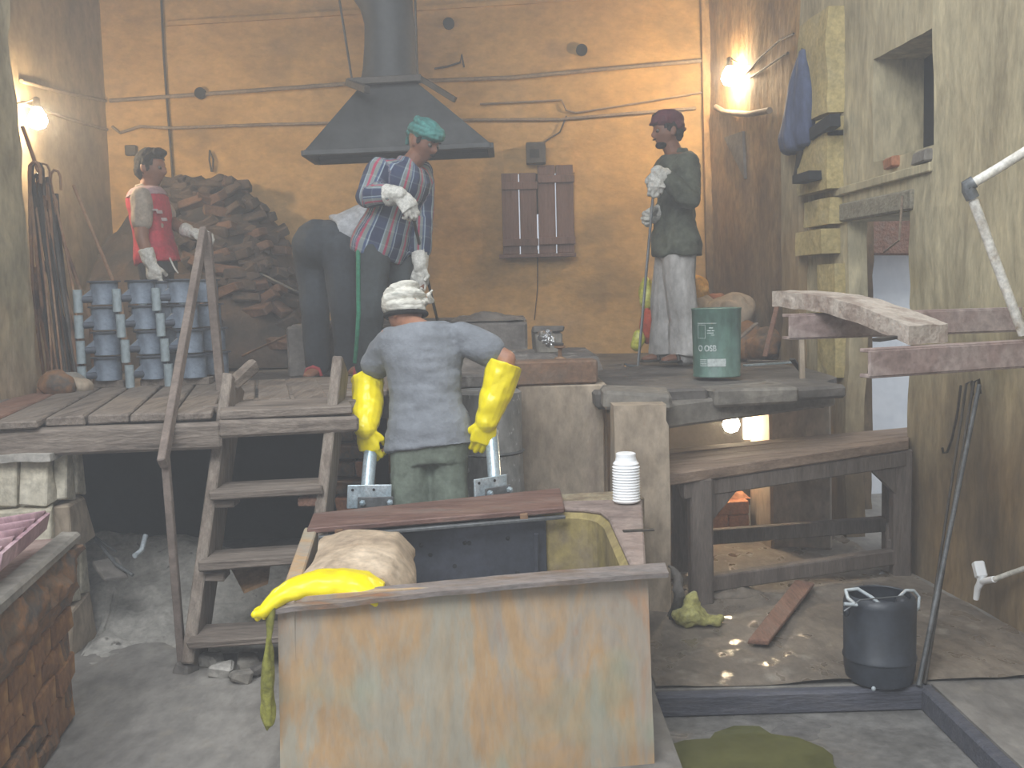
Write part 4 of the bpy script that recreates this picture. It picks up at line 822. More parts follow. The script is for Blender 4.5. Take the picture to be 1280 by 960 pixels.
# ------------------------------------------------------------ right wall: stones, hanging cloth, gap sheet
sp = thing('stone_pilaster', 'yellow limewashed stone pilaster left of the doorway', 'pilaster', wr(6.2, 1.0))
def pil(x0, x1, y0, y1, mat, pr=.09):
    Ya = (WX0 / ((x0 - 640) / F_PX - WK)); Yb = (WX0 / ((x1 - 640) / F_PX - WK)); ym = (Ya + Yb) / 2
    za, zb_ = at((x0 + x1) / 2, y1, ym).z, at((x0 + x1) / 2, y0, ym).z
    q_ = MB(); q_.grid(lambda u, v: wr(Yb + (Ya - Yb) * u, za + (zb_ - za) * v, pr + .02 * noise.noise((u * 2 + x0, v * (zb_ - za) * 4, 3))), 8, max(4, int((zb_ - za) * 14)), thick=(pr + .02, 0, 0))
    q_.build('stone', mat, sp, smooth=True)
pil(1018, 1055, 20, 148, m_yellowstone); pil(1040, 1055, 148, 172, m_yellowstone); pil(1016, 1055, 170, 240, m_yellowstone); pil(1020, 1052, 250, 282, m_yellowstone, .07); pil(1016, 1050, 288, 318, m_yellowstone, .10); pil(1034, 1056, 330, 470, m_yellowstone, .05)
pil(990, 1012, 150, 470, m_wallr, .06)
q = MB(); q.bar(wr(6.3, 2.09, .12), wr(6.05, 2.09, .12), .1, .05); q.build('notch_shade_bar', m_dark, sp)  # solid black bar painted in for the shade of a notch
q = MB(); q.bar(onr(1018, 168, .08), onr(1044, 150, .1), .06, .07); q.build('hollow_shade_bar', m_dark, sp)  # black bar in place of a shaded hollow
q = MB(); rg = []
for y, w_, t_ in ((62, 3, .02), (80, 6, .03), (105, 12, .05), (140, 17, .07), (170, 20, .08), (186, 20, .06), (190, 16, .03)):
    xc = 1003 - (y - 60) * .07; cc = onr(xc, y, .1); dd = (onr(xc + w_, y, .1) - cc).length; rg.append((cc, V((WK, 1, 0)).normalized() * dd * .85, V((1, 0, 0)) * t_))
q.loft(rg, 18); cw = thing('hanging_cloth', 'dark blue cloth hanging from a peg on the right wall', 'cloth', onr(1000, 70, .1)); voxobj(q, 'cloth', M('dusty_blue_cloth', ['3d4660', '4a5470', '555f7a'], 5, (1, 1, .4), bump=.3), cw, .012, 2, (.02, 9, 9, 2.5))
MB().tube([onr(1003, 66, .1), onr(1006, 45, .02)], .012, 8).build('peg', m_iron, cw)
MB().tube([onr(1002, 186, .09), onr(999, 205, .08), onr(993, 222, .07)], [.03, .025, .012], 8).build('dangling_strap', m_iron, cw, smooth=True)
q = MB(); q.prism([onr(908, 172, .03), onr(931, 164, .03), onr(934, 224, .03)], (-.02, 0, 0)); one(q, 'triangular_gap', m_slab, 'dark triangular sheet in place of a gap below the right corner bulb', 'plate')  # flat dark sheet standing in for the shade of a gap
one(MB().tube([onr(895, 134, .04), onr(905, 140, .04), onr(935, 143, .05), onr(962, 138, .05)], .022, 10), 'wall_rail', m_pipe, 'thick horizontal pipe on the wall under the right corner bulb', 'pipe', smooth=True)
for k, (pts_, lab) in enumerate((([(932, 93), (950, 72), (975, 50), (992, 42)], 'upper of the two wires rising from the right corner bulb'), ([(938, 97), (958, 84), (978, 70), (985, 66)], 'lower of the two wires rising from the right corner bulb'))):
    one(MB().tube([onr(x, y, .04) for x, y in pts_], .007, 7), 'lamp_wire', m_iron, lab, 'wire', smooth=True)
one(MB().tube([onr(1128, 245, .03), onr(1124, 300, .05), onr(1105, 315, .06)], .006, 7), 'door_wire', m_pipe, 'loose pale wire hanging across the doorway', 'wire', smooth=True)
# debris left of the stairs
q = MB(); q.tube([at(106, 660, 4.75), at(125, 676, 4.6), at(145, 689, 4.5)], .006, 6); one(q, 'pale_strip', m_steel, 'shiny bent strip on the ash beside the masonry block', 'strip', 'strips of scrap in the ash', smooth=True)
q = MB(); q.tube([at(168, 695, 4.5), at(177, 688, 4.55), at(182, 669, 4.6)], .012, 8); one(q, 'pipe_bend', m_hose, 'short pale bent pipe sticking out of the ash heap', 'pipe', smooth=True)
q = MB(); q.tube([at(118, 672, 4.6), at(145, 705, 4.35), at(166, 719, 4.3)], .008, 6); one(q, 'long_strip', m_steel, 'long pale strip sliding off the ash heap', 'strip', smooth=True)
q = MB(); q.bar(at(130, 700, 4.4), at(146, 722, 4.3), .1, .02); one(q, 'tile_shard', m_slab, 'dark tile shard leaning in the ash by the block', 'tile', bevel=.004, jit=.006)
q = MB(); q.hexa([at(287, 708, 4.35), at(338, 706, 4.35), at(335, 730, 4.2), at(305, 742, 4.18)], [p + V((0, .012, .012)) for p in (at(287, 708, 4.35), at(338, 706, 4.35), at(335, 730, 4.2), at(305, 742, 4.18))]); one(q, 'cardboard_piece', M('brown_cardboard', ['957250', 'aa8660'], 4, bump=.1), 'brown cardboard piece behind the stairs', 'cardboard')
rs = [chunk_mesh('stone', (.09, .07, .05), .01, .015) for _ in range(3)]
for i, m_ in enumerate(rs): m_.materials.append([m_dust, m_slab, m_conc][i])
labs = ['grey rubble lump under the lowest stair tread', 'pale rubble lump beside the left stair foot', 'flat rubble piece below the lowest tread', 'small rubble piece behind the lowest tread', 'dark rubble lump near the tank corner', 'rubble lump between stair foot and tank']
for k, (px, py) in enumerate(((278, 838), (235, 832), (300, 845), (262, 826), (322, 836), (312, 826))):
    p_ = onz(px, py, .02); o = bpy.data.objects.new('rubble', rs[k % 3]); COL.objects.link(o); o.location = p_; o.rotation_euler = (.2, .1, k); tag(o, labs[k], 'rubble', 'rubble at the foot of the stairs')
# ------------------------------------------------------------ people
m_skin = M('brown_skin', ['6b4634', '7d5440', '875d48'], 6, rough=.55, bump=.06, grit=.12)
m_hair = M('black_hair', ['0b0a0a', '121110', '181615'], 30, (1, 1, .3), rough=.9, bump=.4)
m_eye = M('eye_white', ['5f564e', '6d645b'], 5, rough=.3, bump=0)
m_iris = M('dark_iris', ['120d0a', '1c1410'], 5, rough=.3, bump=0)
m_wglove = M('dirty_white_glove', ['a9a79f', 'c8c6be', 'd9d7d0'], 9, rough=.7, bump=.25, speck=('8a867c', 14, .62, .08))
def frame(fwd, up):
    f = V(fwd).normalized(); u = V(up); u = (u - f * u.dot(f)).normalized(); r = f.cross(u); return Matrix((r, f, u)).transposed()
def head_mesh(mb, c, fwd, up, s=1.0):
    """skull with jaw, brow, nose, lips, chin and ears; local x right, y forward, z up"""
    Q = frame(fwd, up); c = V(c); vs = []; n, m = 40, 30
    G = lambda d, w: math.exp(-(d / w) ** 2)
    rows = []
    for i in range(m + 1):
        t = -math.pi / 2 + math.pi * i / m
        for j in range(n):
            a = 2 * math.pi * j / n
            x, y, z = math.cos(t) * math.sin(a), math.cos(t) * math.cos(a), math.sin(t)
            px, py, pz = x * .074, y * .094 - .006, z * .115
            if z < 0:
                k = -z; px *= 1 - .30 * k ** 1.5; py = py * (1 - .12 * k) if y > 0 else py * (1 - .45 * k)
                if y > 0: py += .012 * k
            if y > 0:
                fx = px
                py += .026 * G(fx, .012) * G(pz + .022, .020) + .010 * G(fx, .010) * G(pz - .002, .02)      # nose
                py += .006 * G(abs(fx) - .028, .02) * G(pz - .026, .012)                                    # brow
                py -= .010 * G(abs(fx) - .031, .015) * G(pz - .004, .014)                                   # sockets
                py += .008 * G(fx, .022) * G(pz + .055, .009) + .007 * G(fx, .02) * G(pz + .068, .008)      # lips
                py -= .004 * G(fx, .03) * G(pz + .0615, .004)
                py += .010 * G(fx, .02) * G(pz + .096, .016)                                                # chin
                py += .005 * G(abs(fx) - .045, .02) * G(pz + .015, .02)                                     # cheek
            rows.append(c + Q @ (V((px, py, pz)) * s))
    fs = [(i * n + j, i * n + (j + 1) % n, (i + 1) * n + (j + 1) % n, (i + 1) * n + j) for i in range(m) for j in range(n)]
    mb.add(rows, fs)
    for sd in (-1, 1):
        mb.ell(c + Q @ (V((sd * .076, -.012, -.008)) * s), [Q @ V((sd * .008, -.006, 0)) * s, Q @ V((0, .019, .004)) * s, Q @ V((0, -.006, .032)) * s], 10, 8)
    return Q
def eyes(par, c, Q, s=1.0):
    for sd in (-1, 1):
        e = V(c) + Q @ (V((sd * .031, .0735, .004)) * s); q = MB(); q.sph(e, .0125 * s, 12, 8); o = q.build('eye', m_eye, par, smooth=True)
        q = MB(); f = Q @ V((0, 1, -.25)).normalized(); q.ell(e + f * .0105 * s, (f * .003 * s, Q @ V((.008, 0, 0)) * s, Q @ V((0, 0, .007)) * s), 10, 6); q.build('iris', m_iris, o, smooth=True)
def hand(mb, w_, d, n, side, curl=1.0, r=.0095, s=1.0, thumb=.6, pad=1.0):
    """palm with four unequal curled fingers and an opposed thumb"""
    d = V(d).normalized(); n = V(n); n = (n - d * n.dot(d)).normalized(); sv_ = d.cross(n); sv_ = sv_ if sv_.dot(V(side)) > 0 else -sv_; w_ = V(w_)
    mb.loft([(w_ - d * .01 * s, sv_ * .028 * s * pad, n * .02 * s * pad), (w_ + d * .02 * s, sv_ * .036 * s * pad, n * .021 * s * pad), (w_ + d * .06 * s, sv_ * .043 * s * pad, n * .018 * s * pad), (w_ + d * .092 * s, sv_ * .042 * s * pad, n * .014 * s * pad)], 14)
    for i in range(4):
        p = w_ + d * ((.088, .094, .09, .08)[i] * s) + sv_ * ((.034, .0115, -.0115, -.0335)[i] * s); L_ = (.041, .046, .043, .034)[i] * s; a = 0; rr = r * (1, 1, .97, .86)[i]
        for k in range(3):
            a += curl * (.55, 1.05, .8)[k]; dd = d * math.cos(a) + n * math.sin(a) + sv_ * (.05 - .035 * i)
            p2 = p + dd * (L_ * (1, .68, .55)[k]); mb.cap(p, p2, rr * (1 - .08 * k), rr * (.93 - .08 * k), 10); p = p2
    b = w_ + d * .022 * s + sv_ * .03 * s; d1 = (d * .75 + sv_ * .55 + n * .5).normalized(); d2 = (d * .75 - sv_ * .25 * thumb + n * .8).normalized()
    p1 = b + d1 * .045 * s; mb.cap(b, p1, r * 1.35, r * 1.15, 10); p2 = p1 + d2 * .034 * s; mb.cap(p1, p2, r * 1.12, r, 10)
def torso(mb, pel, nk, lat, infl=1.0, lo=0.0, hi=1.0, sh=.175, belly=0, add=0.0, hem=0.0):
    """rings from pelvis (0) to neck base (1)"""
    pel, nk = V(pel), V(nk); ax = (nk - pel); L_ = ax.length; a = ax / L_; lat = V(lat); lat = (lat - a * lat.dot(a)).normalized(); dp = lat.cross(a)   # dp = back or front
    prof = [(-.22, .150, .105), (-.08, .162, .115), (.04, .165, .115), (.2, .150, .105), (.36, .140, .100), (.55, .152, .108), (.72, .168, .115), (.84, .174, .108), (.92, .158, .09), (.975, .10, .075), (1.02, .062, .06)]
    rings = []
    for t, w_, d_ in prof:
        if t < lo - 1e-6 or t > hi + 1e-6: continue
        k = sh / .175; bl = belly * math.exp(-((t - .2) / .25) ** 2)
        fl = 1 + hem * max(0, .3 - t)
        rings.append((pel + ax * t + dp * bl * .5, lat * (w_ * k * infl * fl + add), dp * (d_ * infl * fl + add + bl * .5)))
    mb.loft(rings, 22)
    return lat, dp, a
def limbs(mb, pts, rad, n=14):
    for (a, b, ra, rb) in zip(pts, pts[1:], rad, rad[1:]): mb.cap(a, b, ra, rb, n)
def feet(mb, ank, d, s=1.0):
    d = V((d[0], d[1], 0)).normalized(); sd = V((-d.y, d.x, 0)); a = V(ank); z0 = V((0, 0, 1)); g = V((a.x, a.y, a.z - .075 * s))
    mb.loft([(g - d * .055 * s + z0 * .035, sd * .022, z0 * .03), (g - d * .03 * s + z0 * .04, sd * .034, z0 * .042), (g + d * .05 * s + z0 * .036, sd * .038, z0 * .036), (g + d * .13 * s + z0 * .026, sd * .046, z0 * .026), (g + d * .18 * s + z0 * .02, sd * .036, z0 * .019), (g + d * .2 * s + z0 * .018, sd * .016, z0 * .01)], 14)
    mb.cap(a, a - z0 * .04, .036, .036, 10)
    return g
def sole(par, ank, d, mat, name='sandal', s=1.0):
    d = V((d[0], d[1], 0)).normalized(); sd = V((-d.y, d.x, 0)); a = V(ank); g = V((a.x, a.y, a.z - .078 * s)); z0 = V((0, 0, 1))
    q = MB(); q.prism([g + d * x * s + sd * y for x, y in ((-.07, -.02), (-.07, .02), (-.03, .036), (.06, .042), (.14, .05), (.2, .035), (.215, 0), (.2, -.035), (.14, -.05), (.06, -.042), (-.03, -.036))], (0, 0, .018)); o = q.build(name, mat[0], par, bevel=.004)
    q = MB(); q.tube([g + d * .1 + sd * .05 + z0 * .012, g + d * .1 + sd * .035 + z0 * .055, g + d * .1 + z0 * .068, g + d * .1 - sd * .035 + z0 * .055, g + d * .1 - sd * .05 + z0 * .012], .012, 8); q.build('strap', mat[1], o, smooth=True)
def person(name, lab, J, skin=m_skin, sh=.175, build=1.0):
    """continuous body; J holds the joints in metres"""
    t = thing(name, lab, 'person', V((J['pel'].x, J['pel'].y, min(J['anL'].z, J['anR'].z) - .08)))
    q = MB(); lat = J['lat']
    torso(q, J['pel'], J['nk'], lat, .94 * build, sh=sh, belly=J.get('belly', 0) * .7)
    q.cap(J['nk'] - (J['nk'] - J['pel']).normalized() * .05, J['hd'] - J['up'] * .05, .062, .055, 14)
    Q = head_mesh(q, J['hd'], J['fwd'], J['up'], J.get('hs', 1.0))
    for s_ in 'LR':
        limbs(q, [J['sh' + s_], J['el' + s_], J['wr' + s_]], [.055, .042, .029]); q.sph(J['sh' + s_], .06)
        hd = J['hand' + s_]; hand(q, J['wr' + s_], *hd[:3], curl=hd[3], r=.0072, s=.96, pad=.82)
        limbs(q, [J['hip' + s_], J['kn' + s_], J['an' + s_]], [.085, .055, .038]); feet(q, J['an' + s_], J['toe' + s_])
    voxobj(q, 'body', skin, t, .0065, 2)
    eyes(t, J['hd'], Q, J.get('hs', 1.0))
    return t, Q
def glove(par, J, s_, mat, cuff, cr=(.052, .045), r=.0112, name='glove', fold=(.004, 22, 22, 22), vx=.0042):
    q = MB(); w_, e = J['wr' + s_], J['el' + s_]; hd = J['hand' + s_]
    c = w_.lerp(e, cuff) if not isinstance(cuff, V) else cuff
    ax = (w_ - c).normalized(); sd = ax.orthogonal().normalized(); dp = ax.cross(sd)
    q.sph(w_, cr[1] * .8); q.loft([(c, sd * cr[0], dp * cr[0]), (c + ax * .03, sd * cr[0] * .95, dp * cr[0] * .95), (c.lerp(w_, .55), sd * (cr[0] + cr[1]) * .47, dp * (cr[0] + cr[1]) * .47), (c.lerp(w_, .9), sd * cr[1] * .84, dp * cr[1] * .84), (w_, sd * cr[1] * .78, dp * cr[1] * .78), (w_ + ax * .03, sd * .03, dp * .03)], 16)
    hand(q, w_, *hd[:3], curl=hd[3], r=r, s=1.06, pad=1.25)
    return voxobj(q, name, mat, par, vx, 2, fold)
def trousers(par, J, mat, rad, name='trousers', waist=.3, fold=(.012, 9, 9, 5), vx=.009, flare=0):
    q = MB(); pel, nk, lat = J['pel'], J['nk'], J['lat']
    torso(q, pel, nk, lat, 1.06, lo=-.25, hi=waist, sh=J.get('shw', .175), belly=J.get('belly', 0))
    for s_ in 'LR':
        pts = [J['hip' + s_], J['kn' + s_], J['an' + s_] + V((0, 0, .0 - flare * .2))]; limbs(q, pts, rad)
        if flare:
            a = J['an' + s_]; k = J['kn' + s_]; d = (a - k).normalized(); sd = V((1, 0, 0)); dp = V((0, 1, 0))
            q.loft([(k.lerp(a, .4), sd * rad[1] * 1.0, dp * rad[1]), (k.lerp(a, .8), sd * (rad[1] + flare * .6), dp * (rad[1] + flare * .4)), (a + V((0, 0, -.03)), sd * (rad[1] + flare), dp * (rad[1] + flare * .7))], 16)
    return voxobj(q, name, mat, par, vx, 2, fold)
def shirt(par, J, mat, name='shirt', infl=1.1, lo=-.22, hem=.1, sleeve=1.0, srad=(.078, .068, .055), fold=(.012, 10, 10, 6), vx=.009, addm=.006, collar=True):
    q = MB(); torso(q, J['pel'], J['nk'], J['lat'], infl, lo=lo, hi=1.0, sh=J.get('shw', .175), belly=J.get('belly', 0), add=addm, hem=hem)
    for s_ in 'LR':
        S_, E, W = J['sh' + s_], J['el' + s_], J['wr' + s_]
        q.sph(S_, srad[0])
        if sleeve <= 1: q.cap(S_, S_.lerp(E, sleeve), srad[0], srad[1], 16)
        else: q.cap(S_, E, srad[0], srad[1], 16); q.cap(E, E.lerp(W, sleeve - 1), srad[1], srad[2], 16)
    if collar:
        a = (J['nk'] - J['pel']).normalized(); q.lathe(J['nk'] - a * .03, [(.085, 0), (.075, .02), (.068, .05)], 18, axis=a)
    return voxobj(q, name, mat, par, vx, 2, fold)
def hair_shell(par, J, Q, mat, s=1.0, name='hair', lo=-.02, back=-.07, vx=.006):
    q = MB(); c = J['hd']; q.ell(c + Q @ V((0, -.012, .026)) * s, [Q @ V((.083, 0, 0)) * s, Q @ V((0, .098, 0)) * s, Q @ V((0, 0, .102)) * s], 20, 12)
    q.ell(c + Q @ V((0, -.05, -.02)) * s, [Q @ V((.074, 0, 0)) * s, Q @ V((0, .055, 0)) * s, Q @ V((0, 0, .06)) * s], 16, 10)
    q.ell(c + Q @ V((0, .045, .098)) * s, [Q @ V((.058, 0, 0)) * s, Q @ V((0, .045, 0)) * s, Q @ V((0, 0, .03)) * s], 16, 10)
    me = vox(q, vx, 1, (.006, 40, 40, 40)); bm = bmesh.new(); bm.from_mesh(me); Qi = Q.transposed()
    kill = []
    for f in bm.faces:
        p = Qi @ (f.calc_center_median() - c) / s
        if p.y > .045 and p.z < .055: kill.append(f)
        elif p.y > .0 and p.z < .01 and not (abs(p.x) > .07 and p.z > -.03 and p.y < .03): kill.append(f)
    bmesh.ops.delete(bm, geom=kill, context='FACES'); bm.to_mesh(me); bm.free()
    me.materials.clear(); me.transform(Matrix.Translation(-parent_loc(par))); return link(name, me, mat, par)
def wraps(q, c, Q, spec, s=1.0):
    """turban folds: tilted tube rings round the head: (z, rx, ry, tube radius, tilt forward, tilt side)"""
    for z, rx, ry, r, tf, ts in spec:
        pts = []
        for k in range(25):
            a = 2 * math.pi * k / 24; x, y = rx * math.cos(a), ry * math.sin(a)
            pts.append(V(c) + Q @ (V((x, y - .004, z + y * tf + x * ts)) * s))
        q.tube(pts, r * s, 10, cap=False)
def cloth_uv(o, J, k=1.0):
    """cloth coordinates following torso and sleeves, so that woven stripes run with the garment"""
    me = o.data; off = parent_loc(o.parent); pel, nk = J['pel'], J['nk']; a = (nk - pel).normalized(); lat = J['lat']; lat = (lat - a * lat.dot(a)).normalized(); dp = lat.cross(a)
    segs = [(J['sh' + s_], J['el' + s_]) for s_ in 'LR'] + [(J['el' + s_], J['wr' + s_]) for s_ in 'LR']
    at_ = me.attributes.new('cloth', 'FLOAT_VECTOR', 'POINT'); buf = []
    for v in me.vertices:
        p = v.co + off; t = (p - pel).dot(a) / (nk - pel).length; r = p - pel - a * (p - pel).dot(a); best = r.length / .15 if -.4 < t < 1.1 else 9; sg = None
        for A, B in segs:
            d = B - A; u = max(0.12, min(1, (p - A).dot(d) / d.length_squared)); dist = (p - A - d * u).length / .072
            if dist < best: best = dist; sg = (A, B)
        if sg is None:
            ang = math.atan2(r.dot(dp), r.dot(lat)); buf += [ang * .16, t * .5, 0]
        else:
            A, B = sg; d = (B - A).normalized(); e = dp - d * dp.dot(d); e.normalize(); f = d.cross(e); rr = p - A; ang = math.atan2(rr.dot(f), rr.dot(e)); buf += [ang * .075, (p - A).dot(d), 1]
    at_.data.foreach_set('vector', buf)
def plaid(name):
    m = bpy.data.materials.new(name); m.use_nodes = True; nt = m.node_tree; L = nt.links; b = nt.nodes['Principled BSDF']; b.inputs['Roughness'].default_value = .9
    at_ = nt.nodes.new('ShaderNodeAttribute'); at_.attribute_name = 'cloth'; sx = nt.nodes.new('ShaderNodeSeparateXYZ'); L.new(at_.outputs['Vector'], sx.inputs[0])
    def ramp(sock, per, cols):
        mu = nt.nodes.new('ShaderNodeMath'); mu.operation = 'MULTIPLY_ADD'; mu.inputs[1].default_value = 1 / per; mu.inputs[2].default_value = 10; L.new(sock, mu.inputs[0])
        fr_ = nt.nodes.new('ShaderNodeMath'); fr_.operation = 'FRACT'; L.new(mu.outputs[0], fr_.inputs[0])
        r = nt.nodes.new('ShaderNodeValToRGB'); r.color_ramp.interpolation = 'CONSTANT'; e = r.color_ramp.elements
        while len(e) < len(cols): e.new(.5)
        for i, (p, c) in enumerate(cols): e[i].position = p; e[i].color = (*lin(c), 1)
        L.new(fr_.outputs[0], r.inputs[0]); return r.outputs[0]
    c1 = ramp(sx.outputs[0], .135, [(0, '28324c'), (.34, '93a0a6'), (.39, '3a4a6a'), (.47, '7d8580'), (.62, 'a83a52'), (.72, '7d8580'), (.86, '93a0a6'), (.91, '28324c')])
    c2 = ramp(sx.outputs[1], .16, [(0, '2b3550'), (.42, '8a949a'), (.47, '4a5878'), (.85, '8f969a'), (.9, '2b3550')])
    mx = nt.nodes.new('ShaderNodeMix'); mx.data_type = 'RGBA'; mx.inputs[0].default_value = .2; L.new(c1, mx.inputs[6]); L.new(c2, mx.inputs[7]); L.new(mx.outputs[2], b.inputs['Base Color'])
    return m

# ---- worker in the foreground, seen from behind
YE = 4.5
J = dict(pel=at(537, 548, 4.52), nk=at(524, 402, 4.60), lat=V((1, -.05, 0)), hd=at(506, 391, 4.70), fwd=V((-.75, .62, -.38)), up=V((-.16, .32, .93)), hs=.95,
         shL=at(489, 425, 4.58), elL=at(461, 473, 4.72), wrL=at(457, 536, 4.50), shR=at(576, 421, 4.56), elR=at(633, 449, 4.50), wrR=at(609, 527, 4.46),
         hipL=at(514, 556, 4.52), knL=at(512, 665, 4.46), anL=V((at(512, 770, 4.58).x - .02, 4.58, .085)), hipR=at(560, 556, 4.52), knR=at(563, 665, 4.46), anR=V((at(563, 770, 4.58).x + .02, 4.58, .085)),
         toeL=(-.2, 1), toeR=(.3, 1), shw=.178)
J['handL'] = (V((.14, .06, -1)), V((.35, .95, .1)), V((1, -.25, 0)), 1.0); J['handR'] = (V((-.28, .05, -1)), V((-.25, .95, 0)), V((-1, -.25, 0)), 1.0)
E_, Q = person('person', 'person seen from behind in grey T-shirt, white turban and long yellow gloves', J, M('sunlit_brown_skin', ['8a5f4a', 'a2735b', 'ab7d66'], 6, rough=.5, bump=.06, grit=.12), sh=.178)  # lighter copy of the skin, sunlight put into its colour
m_tee = M('grey_tshirt', ['6c6f74', '7d8187', '898d94'], 3, bump=.3, bscale=40, rough=.95, grit=.15)
m_olive = M('grey_green_trousers', ['5d665c', '6f786b', '7b8475'], 3, bump=.25, bscale=40, rough=.95)
trousers(E_, J, m_olive, [.090, .084, .075], waist=.04)
shirt(E_, J, m_tee, 't_shirt', infl=1.04, lo=-.08, hem=.30, sleeve=.6, srad=(.064, .074), fold=(.010, 5, 5, 14), vx=.008, addm=.009, collar=False)
for s_, cf in (('L', .94), ('R', .93)): glove(E_, J, s_, m_yg, cf, (.078, .064), .0128, 'yellow_gauntlet', (.010, 11, 11, 11))
for s_ in 'LR': sole(E_, J['an' + s_], J['toe' + s_], (m_iron, m_iron))
q = MB(); c = J['hd']; q.ell(c + Q @ V((0, -.005, .06)), [Q @ V((.08, 0, 0)), Q @ V((0, .096, 0)), Q @ V((0, 0, .062))], 20, 12)
wraps(q, c, Q, [(.03, .078, .096, .017, .22, .05), (.052, .079, .097, .018, -.1, -.12), (.075, .075, .09, .018, .2, .14), (.095, .064, .078, .019, -.12, -.1), (.112, .048, .058, .018, .1, .05), (.012, .075, .093, .014, .3, .02)])
m_turb = M('white_turban', ['b3aea2', 'cfcbbf', 'dedbd0', '9fb0a2'], 4, (1, 1, 5), bump=.3, bscale=20, lo=.25, hi=.78)
voxobj(q, 'turban', m_turb, E_, .005, 1, (.006, 18, 18, 30))
q = MB(); e0_ = c + Q @ V((.06, -.03, .055)); q.tube([e0_, at(540, 376, 4.66), at(536, 368, 4.64), at(541, 362, 4.63)], [.018, .016, .012, .004], 10); voxobj(q, 'turban_tail', m_turb, E_, .005, 1, (.004, 30, 30, 30))
q = MB(); wraps(q, c, Q, [(-.012, .080, .1, .012, .25, .0)]); voxobj(q, 'face_cloth_band', m_hair, E_, .005, 1)
q = MB(); q.loft([(c + Q @ V((0, .055, -.05)), Q @ V((.07, 0, 0)), Q @ V((0, .05, 0))), (c + Q @ V((0, .06, -.02)), Q @ V((.075, 0, 0)), Q @ V((0, .052, .0))), (c + Q @ V((0, .05, -.095)), Q @ V((.05, 0, 0)), Q @ V((0, .045, 0)))], 16)
q.v = q.v
JE = J
# galvanised brackets in his hands
def bracket(tt, tb, plate, lab, el=None, nose=1):
    t = thing('galvanised_bracket', lab, 'bracket', tb); ax = (tb - tt).normalized()
    MB().lathe(tt, [(.024, 0), (.029, .002), (.029, (tb - tt).length)], 24, axis=ax).build('tube', m_galv, t, smooth=True)
    MB().lathe(tt, [(.031, -.006), (.031, .014)], 24, axis=ax).build('tube_collar', m_galv, t, smooth=True)
    a, c2, zz, h_ = plate
    q = MB(); q.bar(a, c2, .012, h_); q.build('back_plate', m_galv, t, bevel=.002)
    q = MB(); d = (c2 - a).normalized(); sd = V((d.y, -d.x, 0)); sd = sd if sd.y < 0 else -sd
    q.bar(a.lerp(c2, .2) + sd * .03 - V((0, 0, h_ * .22)), c2 + sd * .03 - V((0, 0, h_ * .22)), .008, h_ * .5); q.build('front_strap', m_steel, t, bevel=.002)
    for u in (.3, .92):
        p_ = a.lerp(c2, u) + sd * .036 - V((0, 0, h_ * .2)); MB().lathe(p_, [(.013, 0), (.013, .012), (.006, .014), (.006, .022)], 6, axis=sd).build('bolt', m_galv, t)
    for u in (.12, .6):
        p_ = a.lerp(c2, u) + sd * .006 + V((0, 0, h_ * .3)); MB().lathe(p_, [(.006, 0), (.006, .003)], 10, axis=sd).build('hole', m_dark, t)
    return t
_h = lambda s_, k, n: JE['wr' + s_] + V(JE['hand' + s_][0]).normalized() * k + V(JE['hand' + s_][1]).normalized() * n
bracket(_h('L', .055, .036), at(459, 612, 4.42), (at(434, 621, 4.34), at(489, 620, 4.40), 0, .10), 'galvanised tube bracket hanging from the left hand of the turbaned worker')
_b = bracket(at(614, 540, 4.50), at(619, 606, 4.40), (at(593, 612, 4.30), at(633, 605, 4.40), 0, .085), 'galvanised tube bracket hanging from the right hand of the turbaned worker')
_e = at(614, 540, 4.50); MB().tube([_e + V((0, 0, -.03)), _e, _e + V((-.012, 0, .012)), _h('R', .082, .034), _h('R', .082, .034) + V((-.06, 0, .01))], [.029, .029, .028, .026, .026], 16).build('grip_tube', m_galv, _b, smooth=True)

# ---- plaid shirt man leaning over the bath with a rod
J = dict(pel=at(480, 300, 6.0), nk=at(511, 203, 5.97), lat=V((.62, .78, 0)), hd=at(530, 177, 5.93), fwd=V((.72, -.52, -.46)), up=V((.32, -.18, .93)), hs=1.0,
         shR=at(474, 214, 5.86), elR=at(460, 246, 5.80), wrR=at(500, 243, 5.68), shL=at(524, 216, 6.08), elL=at(528, 272, 6.06), wrL=at(525, 334, 5.96),
         hipR=at(467, 309, 5.92), knR=at(464, 390, 5.86), anR=V((at(458, 462, 5.98).x, 5.98, ZP + .085)), hipL=at(497, 309, 6.08), knL=at(508, 392, 6.04), anL=V((at(503, 460, 6.16).x, 6.16, ZP + .085)), toeR=(.3, -1), toeL=(1, -.3), shw=.17)
J['handR'] = (V((.55, -.1, -.8)), V((-.3, .85, -.35)), V((.3, .6, .6)), .95); J['handL'] = (V((-.05, -.1, -1)), V((-.3, -.9, 0)), V((.8, -.3, 0)), .8)
C_, Q = person('person', 'person in blue and red striped shirt and teal headwrap leaning over the bath', J, sh=.17)
tr = trousers(C_, J, M('charcoal_track_trousers', ['2f3436', '3b4143', '454b4c'], 4, bump=.2, rough=.9), [.1, .08, .07])
q = MB(); sd_ = V((-.075, -.075, 0)); sp_ = [J['hipR'] + sd_ * 1.02 + V((0, 0, -.02)), J['hipR'].lerp(J['knR'], .5) + sd_ * .93, J['knR'] + sd_ * .82, J['knR'].lerp(J['anR'], .5) + sd_ * .77, J['anR'] + sd_ * .74 + V((0, 0, .03))]
q.tube(sp_, .013, 8); q.build('green_stripe', M('green_stripe', ['1f6b50', '2f8264'], 5, bump=.1), C_, smooth=True)
sh_ = shirt(C_, J, plaid('striped_plaid'), 'shirt', infl=1.12, lo=-.22, hem=.30, sleeve=1.68, srad=(.08, .066, .057), fold=(.014, 9, 9, 6))
cloth_uv(sh_, J)
